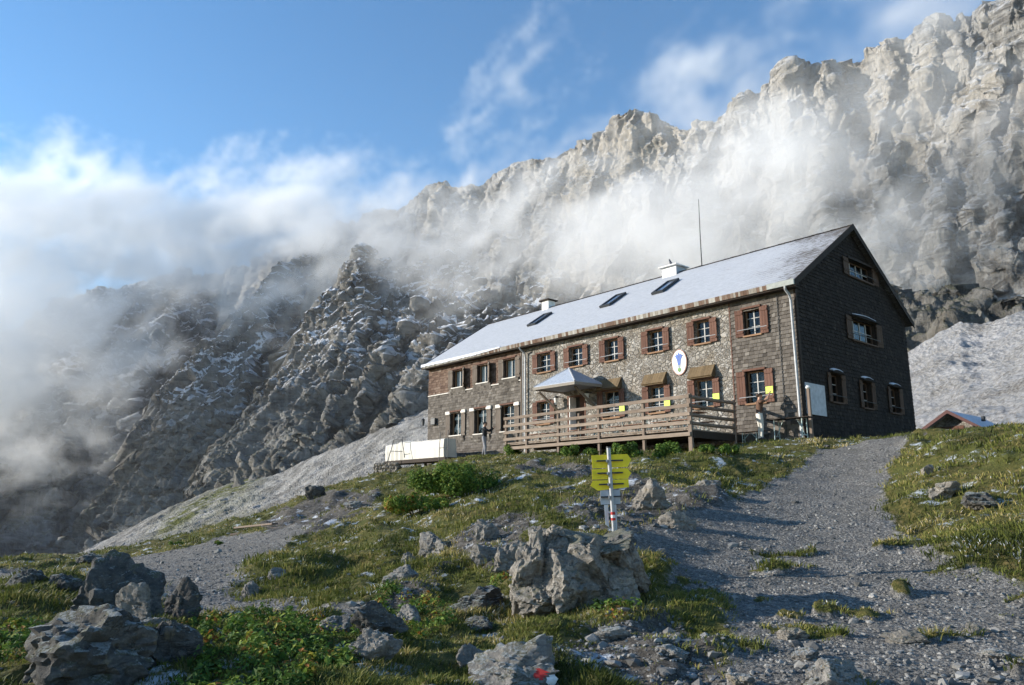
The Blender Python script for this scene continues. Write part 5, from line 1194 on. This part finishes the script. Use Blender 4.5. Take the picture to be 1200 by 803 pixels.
# planks by the left path
for k, (pa, pb, lab) in enumerate((((272, 629, 0), (329, 617, 0), 'lower grey plank on the far edge of the left gravel path'), ((277, 624, .09), (322, 618, .09), 'shorter plank lying on top at the left path'))):
    A = px_place(pa[0], pa[1]); B_ = px_place(pb[0], pb[1]); d = B_ - A; L_ = np.linalg.norm(d); o = empty('plank', tuple(A + np.array([0, 0, .06 + pa[2]]))); mb = SB(); mb.bar((0, 0, 0), tuple(d), .28, .07, R.random()); bpy.data.objects.remove(o)
    o = mb.build('plank', M['post'], None, bevel=.008); o.location = tuple(A + np.array([0, 0, .07 + pa[2]])); tag(o, lab, 'plank', 'planks by the left path')
# the small hut beyond the right-hand bank
Y_ = 46; apx = at_y(1115, 482, Y_); sh = empty('small_hut', (apx[0], apx[1], apx[2] - 2.6), YAW - math.pi / 2); tag(sh, 'small stone hut with snowy tin roof behind the right-hand bank', 'hut')
mb = SB(); w, hh_, l = 2.3, 1.5, 4.6
mb.V = [(-w, 0, -2), (w, 0, -2), (w, 0, 2.6 - hh_ - .1), (0, 0, 2.5), (-w, 0, 2.6 - hh_ - .1)]; n5 = len(mb.V); mb.V += [(x, l, z) for x, y, z in mb.V]; mb.T = [.5] * 10
mb.F = [(0, 1, 2, 3, 4), (5, 9, 8, 7, 6), (0, 5, 6, 1), (1, 6, 7, 2), (4, 3, 8, 9), (0, 4, 9, 5), (2, 7, 8, 3)]; mb.build('wall', M['masonry'], sh)
for s in (-1, 1):
    mb = SB(); e = s * (w + .45); ez = 2.6 - hh_ * (w + .45) / w
    mb.hexa([(0, -.7, 2.52), (e, -.7, ez - .08), (e, l + .3, ez - .08), (0, l + .3, 2.52), (0, -.7, 2.6), (e, -.7, ez), (e, l + .3, ez), (0, l + .3, 2.6)]); rf = mb.build('roof', plain('tin_roof_snow' + 'lr'[s > 0], (.42, .46, .54), .5), sh)
    mb = SB(); mb.hexa([(0, -.74, 2.42), (e, -.74, ez - .18), (e, -.701, ez - .18), (0, -.701, 2.42), (0, -.74, 2.63), (e, -.74, ez + .03), (e, -.701, ez + .03), (0, -.701, 2.63)]); mb.build('red_verge', plain('verge_red' + 'lr'[s > 0], (.09, .03, .025), .6), rf)
mb = SB(); mb.box(-.9, .6, -.03, -.002, .4, 1.7); mb.build('door', M['shutter_red'], sh)
mb = SB(); mb.tube([(1.2, 1.5, 2.0), (1.2, 1.5, 2.3)], .12, 8); mb.build('flue', M['metal_dark'], sh)

# ------------------------------------------------------------------ people and the bird
def skin_figure(name, joints, bones, root, sub=2):
    """joints: {name: (x, y, z, radius)}; one continuous surface grown round the skeleton; returns the mesh and the joint list"""
    keys = list(joints); me = bpy.data.meshes.new(name); me.from_pydata([joints[k][:3] for k in keys], [(keys.index(a), keys.index(b)) for a, b in bones], []); o = bpy.data.objects.new(name, me); COL.objects.link(o)
    sk = o.modifiers.new('s', 'SKIN'); sv = me.skin_vertices[0].data
    for i, k in enumerate(keys):
        r = joints[k][3]; sv[i].radius = r if isinstance(r, tuple) else (r, r); sv[i].use_root = (k == root)
    sk.use_smooth_shade = True; sb_ = o.modifiers.new('b', 'SUBSURF'); sb_.levels = sub; sb_.render_levels = sub
    dg = bpy.context.evaluated_depsgraph_get(); dg.update(); m2 = bpy.data.meshes.new_from_object(o.evaluated_get(dg)); bpy.data.objects.remove(o); bpy.data.meshes.remove(me)
    m2.name = name; return m2
def person(label, u, v, z, face_deg, hands, lean, mats, hair_mat, H=1.78, stance=.0, feet=.12, bulk=1.05):
    o, O = hut_thing('person', u, v, z, label, 'person')
    k = H / 1.78; J = {}
    def add(n, x, y, zz, r): kb = k * (bulk if n[:4] in ('pelv', 'wais', 'ches', 'hipl', 'hipr', 'knee', 'shol', 'shor', 'elbl', 'elbr') else 1); J[n] = (x * k, y * k, zz * k, r * kb if not isinstance(r, tuple) else (r[0] * kb, r[1] * kb))
    # body frame: x = right hand side, y = forward
    add('pelvis', 0, -.01, .96, (.155, .115)); add('waist', 0, 0.0, 1.10, (.14, .105)); add('chest', 0, .015 + lean * .3, 1.30, (.175, .12)); add('neck0', 0, .0 + lean * .5, 1.47, (.085, .07)); add('neck', 0, .015 + lean * .55, 1.54, .055)
    add('head', 0, .03 + lean * .6, 1.64, (.078, .095)); add('crown', 0, .025 + lean * .6, 1.73, (.062, .075)); add('nose', 0, .125 + lean * .6, 1.635, .018)
    B_ = [('pelvis', 'waist'), ('waist', 'chest'), ('chest', 'neck0'), ('neck0', 'neck'), ('neck', 'head'), ('head', 'crown'), ('head', 'nose')]
    for s, S in ((-1, 'l'), (1, 'r')):
        add('ear' + S, s * .088, .01 + lean * .6, 1.64, .016); B_.append(('head', 'ear' + S))
        add('hip' + S, s * .09, 0, .88, .1); add('knee' + S, s * (.10 + feet * .2), .035 + s * stance * .5, .50, .062); add('ankle' + S, s * (.11 + feet * .2), -.02 + s * stance, .09, .042); add('heel' + S, s * (.11 + feet * .2), -.05 + s * stance, .04, .038); add('toe' + S, s * (.125 + feet * .2), .15 + s * stance, .03, .035)
        B_ += [('pelvis', 'hip' + S), ('hip' + S, 'knee' + S), ('knee' + S, 'ankle' + S), ('ankle' + S, 'heel' + S), ('ankle' + S, 'toe' + S)]
        add('sho' + S, s * .185, .0 + lean * .45, 1.42, .062); (ex, ey, ez), (hx, hy, hz) = hands[S]
        add('elb' + S, ex, ey, ez, .042); add('wri' + S, hx, hy, hz, .027); d = np.array([hx - ex, hy - ey, hz - ez]); d /= np.linalg.norm(d)
        add('palm' + S, hx + d[0] * .06, hy + d[1] * .06, hz + d[2] * .06, (.034, .018)); B_ += [('neck0', 'sho' + S), ('sho' + S, 'elb' + S), ('elb' + S, 'wri' + S), ('wri' + S, 'palm' + S)]
        side = np.cross(d, (0, 0, 1)); side = side / (np.linalg.norm(side) + 1e-6) if np.linalg.norm(side) > .1 else np.array([1., 0, 0]); dn = np.cross(side, d)
        for f, (off, ln) in enumerate(((-.03, .07), (-.01, .085), (.011, .08), (.031, .062))):
            b0 = np.array([hx, hy, hz]) + d * .085 + side * off; b1 = b0 + d * ln * .55 - dn * .008; b2 = b1 + d * ln * .4 - dn * .022
            add(f'f{S}{f}a', *b0, .0095); add(f'f{S}{f}b', *b1, .0085); add(f'f{S}{f}c', *b2, .007); B_ += [('palm' + S, f'f{S}{f}a'), (f'f{S}{f}a', f'f{S}{f}b'), (f'f{S}{f}b', f'f{S}{f}c')]
        t0 = np.array([hx, hy, hz]) + d * .04 - s * side * .04; t1 = t0 + d * .035 - s * side * .02; add(f't{S}a', *t0, .011); add(f't{S}b', *t1, .009); B_ += [('palm' + S, f't{S}a'), (f't{S}a', f't{S}b')]
    me = skin_figure('body', J, B_, 'pelvis')
    skin, shirt, trousers, shoe = mats
    for m_ in (skin, shirt, trousers, shoe): me.materials.append(m_)
    reg = {}
    segs = [(np.array(J[a][:3]), np.array(J[b][:3]), a, b) for a, b in B_]
    for p in me.polygons:
        c = np.array(p.center); best = min(segs, key=lambda s: np.linalg.norm(c - (s[0] + (s[1] - s[0]) * np.clip(((c - s[0]) @ (s[1] - s[0])) / ((s[1] - s[0]) @ (s[1] - s[0]) + 1e-9), 0, 1))))
        a, b = best[2], best[3]; mi = 0
        if b[:4] in ('hipl', 'hipr', 'knee', 'ankl') : mi = 2
        if b[:4] in ('heel', 'toel', 'toer'): mi = 3
        if a in ('pelvis', 'waist') and b in ('waist', 'chest'): mi = 2 if c[2] < 1.0 * k else 1
        if a in ('chest',) or (a == 'neck0' and b.startswith('sho')) : mi = 1
        if b.startswith('elb'):
            tt = np.clip(((c - best[0]) @ (best[1] - best[0])) / ((best[1] - best[0]) @ (best[1] - best[0])), 0, 1); mi = 1 if (tt < .55 or sleeve_long) else 0
        if b.startswith('wri') and sleeve_long: mi = 1
        p.material_index = mi
    ob = bpy.data.objects.new('body', me); COL.objects.link(ob); ob.parent = o; ob.rotation_euler = (0, 0, math.radians(face_deg))
    V, F = faceted(5, 3, 3, squash=(.088 * k, .106 * k, .085 * k)); keep = [f for f in F if (V[f].mean(0)[2] > -.01 or V[f].mean(0)[1] < -.04)]
    hm = np_mesh('hair', V + np.array([0, (.012 + lean * .6) * k, 1.70 * k]), np.array(keep)); h_ = link('hair', hm, hair_mat, o); h_.rotation_euler = ob.rotation_euler
    for s in (-1, 1):
        mb = SB(); mb.lathe((0, 0, 0), [(.001, -.009), (.008, -.005), (.009, 0), (.008, .005), (.001, .009)], 8); e = mb.build('eye', M['metal_dark'], o)
        R3 = Matrix.Rotation(math.radians(face_deg), 4, 'Z'); e.location = R3 @ Vector((s * .03 * k, (.118 + lean * .6) * k, 1.66 * k))
    return o
skinm = plain('skin', (.42, .24, .16), .55, var=.05); hairm = plain('brown_hair', (.06, .035, .02), .7); 
sleeve_long = False
person('man in brown shirt and pale trousers reaching up to a lime-green notice', 1.36, -.78, 2.27, -38, {'l': ((-.16, .25, 1.47), (-.03, .40, 1.68)), 'r': ((.19, .26, 1.50), (.08, .40, 1.74))}, .05,
       (skinm, plain('brown_shirt', (.11, .055, .032), .85, bump=.02), plain('pale_trousers', (.56, .53, .47), .85, bump=.02), plain('dark_shoe', (.05, .045, .05), .6)), hairm)
sleeve_long = True
person('person in black jacket and grey trousers with raised arms by the far windows', 17.45, -1.0, 2.36, -50, {'l': ((-.17, .24, 1.30), (-.05, .46, 1.44)), 'r': ((.2, .24, 1.30), (.1, .48, 1.44))}, .02,
       (skinm, plain('black_jacket', (.018, .018, .022), .8, bump=.02), plain('grey_trousers', (.24, .24, .26), .85, bump=.02), plain('dark_boot', (.05, .045, .05), .6)), plain('dark_hair', (.02, .014, .01), .7), stance=.1, H=1.86, bulk=1.16)
bd, O = hut_thing('bird', 9.15, HW / 2 - .3, 12.06, 'black bird perched on the wider pale chimney', 'bird')
me = skin_figure('body', {'belly': (0, 0, .13, .055), 'breast': (-.03, 0, .20, .06), 'neck': (-.05, 0, .26, .035), 'head': (-.055, 0, .31, .036), 'beak': (-.11, 0, .305, .006), 'rump': (.05, 0, .09, .035), 'tail': (.16, 0, .02, .018),
        'lega': (-.0, .025, .05, .008), 'foota': (-.01, .025, .004, .007), 'toea': (-.045, .028, .004, .005), 'legb': (-.0, -.025, .05, .008), 'footb': (-.01, -.025, .004, .007), 'toeb': (-.045, -.028, .004, .005)},
        [('belly', 'breast'), ('breast', 'neck'), ('neck', 'head'), ('head', 'beak'), ('belly', 'rump'), ('rump', 'tail'), ('belly', 'lega'), ('lega', 'foota'), ('foota', 'toea'), ('belly', 'legb'), ('legb', 'footb'), ('footb', 'toeb')], 'belly')
me.materials.append(plain('black_feathers', (.02, .03, .055), .45)); ob = bpy.data.objects.new('body', me); COL.objects.link(ob); ob.parent = bd; ob.scale = (1.15, 1.15, 1.15)
# ------------------------------------------------------------------ ground cover
RN = np.random.RandomState(21)
def scatter(n, rmin, rmax, power=1.0, az=50):
    a = np.radians(RN.uniform(-az, az, n)); r = np.exp(RN.uniform(math.log(rmin), math.log(rmax), n)); return np.sin(a) * r, np.cos(a) * r
def veg_mat(name, stops, trans=.25):
    m = NT(name); t = m.attr('tone'); col = m.ramp(t, stops)
    tl = m.node('ShaderNodeBsdfTranslucent'); m.put(tl.inputs[0], col); m.done(col, .7, spec=.2); mx = m.node('ShaderNodeMixShader'); mx.inputs[0].default_value = trans
    m.l.new(m.b.outputs[0], mx.inputs[1]); m.l.new(tl.outputs[0], mx.inputs[2]); m.l.new(mx.outputs[0], m.out.inputs[0]); return m.m
M['grass'] = veg_mat('alpine_grass', [(0, (.035, .045, .010)), (.25, (.09, .105, .02)), (.5, (.145, .16, .035)), (.72, (.25, .215, .065)), (.9, (.38, .29, .12)), (.97, (.6, .64, .68))])
M['leaf'] = veg_mat('leafy_plants', [(0, (.03, .06, .012)), (.45, (.09, .16, .026)), (.7, (.2, .27, .042)), (.85, (.3, .28, .04)), (.95, (.3, .12, .03))])
def tufts(n, rmin, rmax, per, hlo, hhi, spread, name='grass'):
    X, Y = scatter(n, rmin, rmax); g, d = masks(X, Y); nz = fbm(np.stack([X / .8, Y / .8, np.full(n, 5.5)], 1), 4)
    dh = np.stack([X, Y], 1) - HC[:2]; uu = dh @ HU[:2]; vv = dh @ HV[:2]; inside = (uu > -.3) & (uu < HL + .3) & (vv > -.15) & (vv < HW + .2)
    keep = (RN.rand(n) < (1 - g) ** 1.5 * (1 - d * .9) * sstep(-.6, -.05, nz + .1)) & ~inside; X, Y, nz = X[keep], Y[keep], nz[keep]; Z = ground(X, Y); n = len(X); r = np.hypot(X, Y)
    hh = RN.uniform(hlo, hhi, n) * (1 + np.clip(nz, -.4, .5)); base_t = np.clip(.42 + fbm(np.stack([X / 1.7, Y / 1.7, np.full(n, 9.5)], 1), 3) * 1.1 + RN.normal(0, .1, n), 0, 1)
    i = np.repeat(np.arange(n), per); m_ = len(i); a = RN.uniform(0, 2 * math.pi, m_); rad = np.sqrt(RN.rand(m_)) * spread * (1 + r[i] * .02)
    bx = X[i] + np.cos(a) * rad; by = Y[i] + np.sin(a) * rad; bz = Z[i] - .02 - rad * .1; w = (.0028 + r[i] * .00042) * RN.uniform(.6, 1.3, m_); h = hh[i] * RN.uniform(.5, 1.15, m_)
    ang = RN.uniform(0, 2 * math.pi, m_); wx, wy = np.cos(ang) * w, np.sin(ang) * w; lean = RN.uniform(.2, .9, m_) * h; tx = np.cos(a) * lean + .15 * h; ty = np.sin(a) * lean
    V = np.empty((m_, 5, 3)); V[:, 0] = np.stack([bx - wx, by - wy, bz], 1); V[:, 1] = np.stack([bx + wx, by + wy, bz], 1)
    mx_, my_ = bx + tx * .35, by + ty * .35; mz = bz + h * .62; V[:, 2] = np.stack([mx_ + wx * .8, my_ + wy * .8, mz], 1); V[:, 3] = np.stack([mx_ - wx * .8, my_ - wy * .8, mz], 1); V[:, 4] = np.stack([bx + tx, by + ty, bz + h * .95], 1)
    f0 = np.arange(m_)[:, None] * 5; F = np.concatenate([f0 + np.array([[0, 1, 2]]), f0 + np.array([[0, 2, 3]]), f0 + np.array([[3, 2, 4]])], 0)
    tone = np.clip(base_t[i] + RN.normal(0, .13, m_), 0, .93); fr = fbm(np.stack([X / 1.3, Y / 1.3, np.full(n, 3.5)], 1), 4)[i]; tone = np.where((fr > .2) & (RN.rand(m_) < .12), .99, tone)
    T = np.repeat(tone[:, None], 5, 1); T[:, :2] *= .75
    return V.reshape(-1, 3), F, T.ravel()
parts = [tufts(40000, 4.5, 16, 12, .03, .09, .06), tufts(42000, 12, 48, 7, .05, .15, .11)]
nb = 0; VV = []; FF = []; TT = []
for V, F, T in parts: VV.append(V); FF.append(F + nb); TT.append(T); nb += len(V)
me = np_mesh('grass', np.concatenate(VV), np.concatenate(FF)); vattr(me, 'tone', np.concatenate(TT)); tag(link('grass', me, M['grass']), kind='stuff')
def leaves(C_, N_, size, tone):
    """one folded leaf per centre"""
    n = len(C_); nrm = N_ + RN.normal(0, .5, (n, 3)); nrm[:, 2] += .4; nrm /= np.linalg.norm(nrm, axis=1)[:, None]; t = np.cross(nrm, RN.normal(size=(n, 3))); t /= np.linalg.norm(t, axis=1)[:, None]; b = np.cross(nrm, t)
    s = (size * RN.uniform(.6, 1.3, n))[:, None]; V = np.stack([C_ - t * s, C_ + b * s * .55 + nrm * s * .18 - t * s * .1, C_ + t * s, C_ - b * s * .55 + nrm * s * .18 - t * s * .1], 1)
    f = np.arange(n)[:, None] * 4; F = np.concatenate([f + np.array([[0, 1, 2]]), f + np.array([[0, 2, 3]])], 0); return V.reshape(-1, 3), F, np.repeat(tone, 4)
def in_px(polys, n, rmin, rmax):
    X, Y = scatter(n, rmin, rmax); ok = np.zeros(n, bool)
    for p in polys: ok |= in_poly(X, Y, on_ground(p))
    return X[ok], Y[ok]
X, Y = in_px([[(215, 722), (330, 728), (420, 735), (410, 803), (240, 880), (195, 803), (215, 750)], [(440, 700), (530, 705), (530, 745), (470, 760), (425, 740)], [(-30, 755), (60, 745), (40, 790), (-30, 803)], [(590, 660), (620, 655), (615, 690), (570, 700)],
              [(690, 735), (740, 728), (745, 740), (700, 745)], [(350, 780), (420, 760), (430, 803), (350, 803)]], 5200, 5, 16)
Z = ground(X, Y); cl = []; nn = []; tt = []; ss = []
for x, y, z in zip(X, Y, Z):
    k = 34; d = RN.normal(size=(k, 3)); d[:, 2] = abs(d[:, 2]); d /= np.linalg.norm(d, axis=1)[:, None]; r = RN.uniform(.06, .14); b = RN.uniform(.15, .6)
    yel = RN.rand() < .18; cl.append(np.array([x, y, z]) + d * r * np.array([1, 1, RN.uniform(.9, 1.6)]) * RN.uniform(.5, 1, (k, 1))); nn.append(d); tt.append(np.clip(RN.normal(.84 if yel else b, .12, k), 0, 1)); ss.append(np.full(k, RN.uniform(.016, .038)))
V, F, T = leaves(np.concatenate(cl), np.concatenate(nn), np.concatenate(ss), np.concatenate(tt)); me = np_mesh('leafy_plants', V, F, False); vattr(me, 'tone', T); tag(link('leafy_plants', me, M['leaf']), kind='stuff')
def bush(px, py, wpx, hpx, label, nlobes=16, n=5200, group=None, Y=None, tone=.45, leaf=.045, name='bush'):
    P = px_place(px, py) if Y is None else at_y(px, py, Y); s = P[1] / FPX; w, h = wpx * s, hpx * s; o = empty(name, tuple(P)); tag(o, label, 'bush', group)
    L = []
    for k in range(nlobes): a = RN.uniform(0, 2 * math.pi); q = math.sqrt(RN.rand()) * .42; L.append((math.cos(a) * q * w, math.sin(a) * q * w * .8, RN.uniform(.25, .72) * h * (1 - q * .9), RN.uniform(.13, .24) * min(w, h * 1.3)))
    cl = []; nn = []; tt = []
    for lx, ly, lz, lr in L:
        k = n // nlobes; d = RN.normal(size=(k, 3)); d /= np.linalg.norm(d, axis=1)[:, None]; cl.append(np.array([lx, ly, lz]) + d * lr * RN.uniform(.55, 1.12, (k, 1))); nn.append(d); tt.append(np.clip(RN.normal(tone + RN.normal(0, .1), .15, k), 0, .95))
    V, F, T = leaves(np.concatenate(cl), np.concatenate(nn), np.full(sum(map(len, cl)), leaf), np.concatenate(tt)); me = np_mesh('foliage', V, F, False); vattr(me, 'tone', T); link('foliage', me, M['leaf'], o)
    mb = SB()
    for k in range(7):
        lx, ly, lz, lr = L[k % len(L)]; mb.tube([(lx * .15, ly * .15, -.1), (lx * .5, ly * .5, lz * .5), (lx, ly, lz)], .018, 5, r2=.008)
    mb.build('stem', M['dark_wood'], o)
bush(532, 586, 104, 46, 'large dark green bush in front of the far end of the hut', 34, 12000, Y=None, leaf=.045)
bush(488, 604, 84, 26, 'lower light green bush downhill of the large dark green bush', 24, 6500, tone=.62, leaf=.04)
bush(598, 534, 26, 18, 'small bush at the left end of the terrace', 8, 1400, leaf=.05)
for px, py, w, h, lab in ((680, 536, 60, 18, 'weeds under the terrace between the second and third posts'), (735, 543, 50, 26, 'weeds under the terrace left of the footing block'), (785, 540, 44, 26, 'weeds under the terrace beside the corner post'), (840, 545, 56, 16, 'low weeds right of the terrace corner post')):
    bush(px, py, w, h, lab, 12, 2200, 'weeds under the terrace', tone=.45, leaf=.05, name='weed_clump')
bush(255, 640, 14, 6, 'small dark shrub on the far rim of the left path', 9, 900, tone=.5, leaf=.035); bush(208, 640, 30, 7, 'wide low shrub on the far rim at the end of the left path', 11, 1200, tone=.5, leaf=.035)
# loose stones on the paths and bare patches
def stones(n, rmin, rmax, smin, smax, name, gw=1.0, dw=1.0, pw=2.2, base=.0):
    X, Y = scatter(n, rmin, rmax); g, d = masks(X, Y); dh = np.stack([X, Y], 1) - HC[:2]; uu = dh @ HU[:2]; vv = dh @ HV[:2]; inside = (uu > -.1) & (uu < HL) & (vv > -.1)
    keep = (RN.rand(n) < np.maximum(np.maximum(g * gw, d * dw), base)) & ~inside; X, Y = X[keep], Y[keep]; Z = ground(X, Y); n = len(X); r = np.hypot(X, Y)
    s = smin + (smax - smin) * RN.rand(n) ** pw * 1.0; s *= (1 + r * .012)
    bm = bmesh.new(); bmesh.ops.create_icosphere(bm, subdivisions=1, radius=1); B0 = np.array([v.co for v in bm.verts]); F0 = np.array([[v.index for v in f.verts] for f in bm.faces]); bm.free()
    J = B0[None] * RN.uniform(.55, 1.25, (n, len(B0), 1)) * (RN.uniform(.55, 1.25, (n, 1, 3)) * np.array([1, 1, .62])); a = RN.uniform(0, 2 * math.pi, n); ca, sa = np.cos(a)[:, None], np.sin(a)[:, None]
    V = np.stack([J[:, :, 0] * ca - J[:, :, 1] * sa, J[:, :, 0] * sa + J[:, :, 1] * ca, J[:, :, 2]], 2) * s[:, None, None]; V += np.stack([X, Y, Z + s * .12], 1)[:, None, :]
    F = (F0[None] + (np.arange(n) * len(B0))[:, None, None]).reshape(-1, 3); me = np_mesh(name, V.reshape(-1, 3), F, False); vattr(me, 'tone', np.repeat(RN.rand(n), len(B0))); return me
m = NT('loose_stone'); p = m.pos(); t = m.attr('tone'); n3 = m.noise(p, 40, 4, .7)
M['stone'] = m.done(m.ramp(m.math('ADD', m.math('MULTIPLY', t, .6), m.math('MULTIPLY', n3, .35)), [(.15, (.08, .078, .075)), (.5, (.19, .185, .175)), (.8, (.31, .30, .28)), (.97, (.5, .48, .45))]), .9, m.bump(n3, .5, .01), spec=.15)
tag(link('gravel_stones', stones(60000, 4.5, 30, .006, .032, 'gravel_stones'), M['stone']), kind='stuff')
tag(link('rubble_stones', stones(6500, 5, 34, .025, .10, 'rubble_stones', gw=.25, dw=1.0, pw=4, base=.06), M['stone']), kind='stuff')
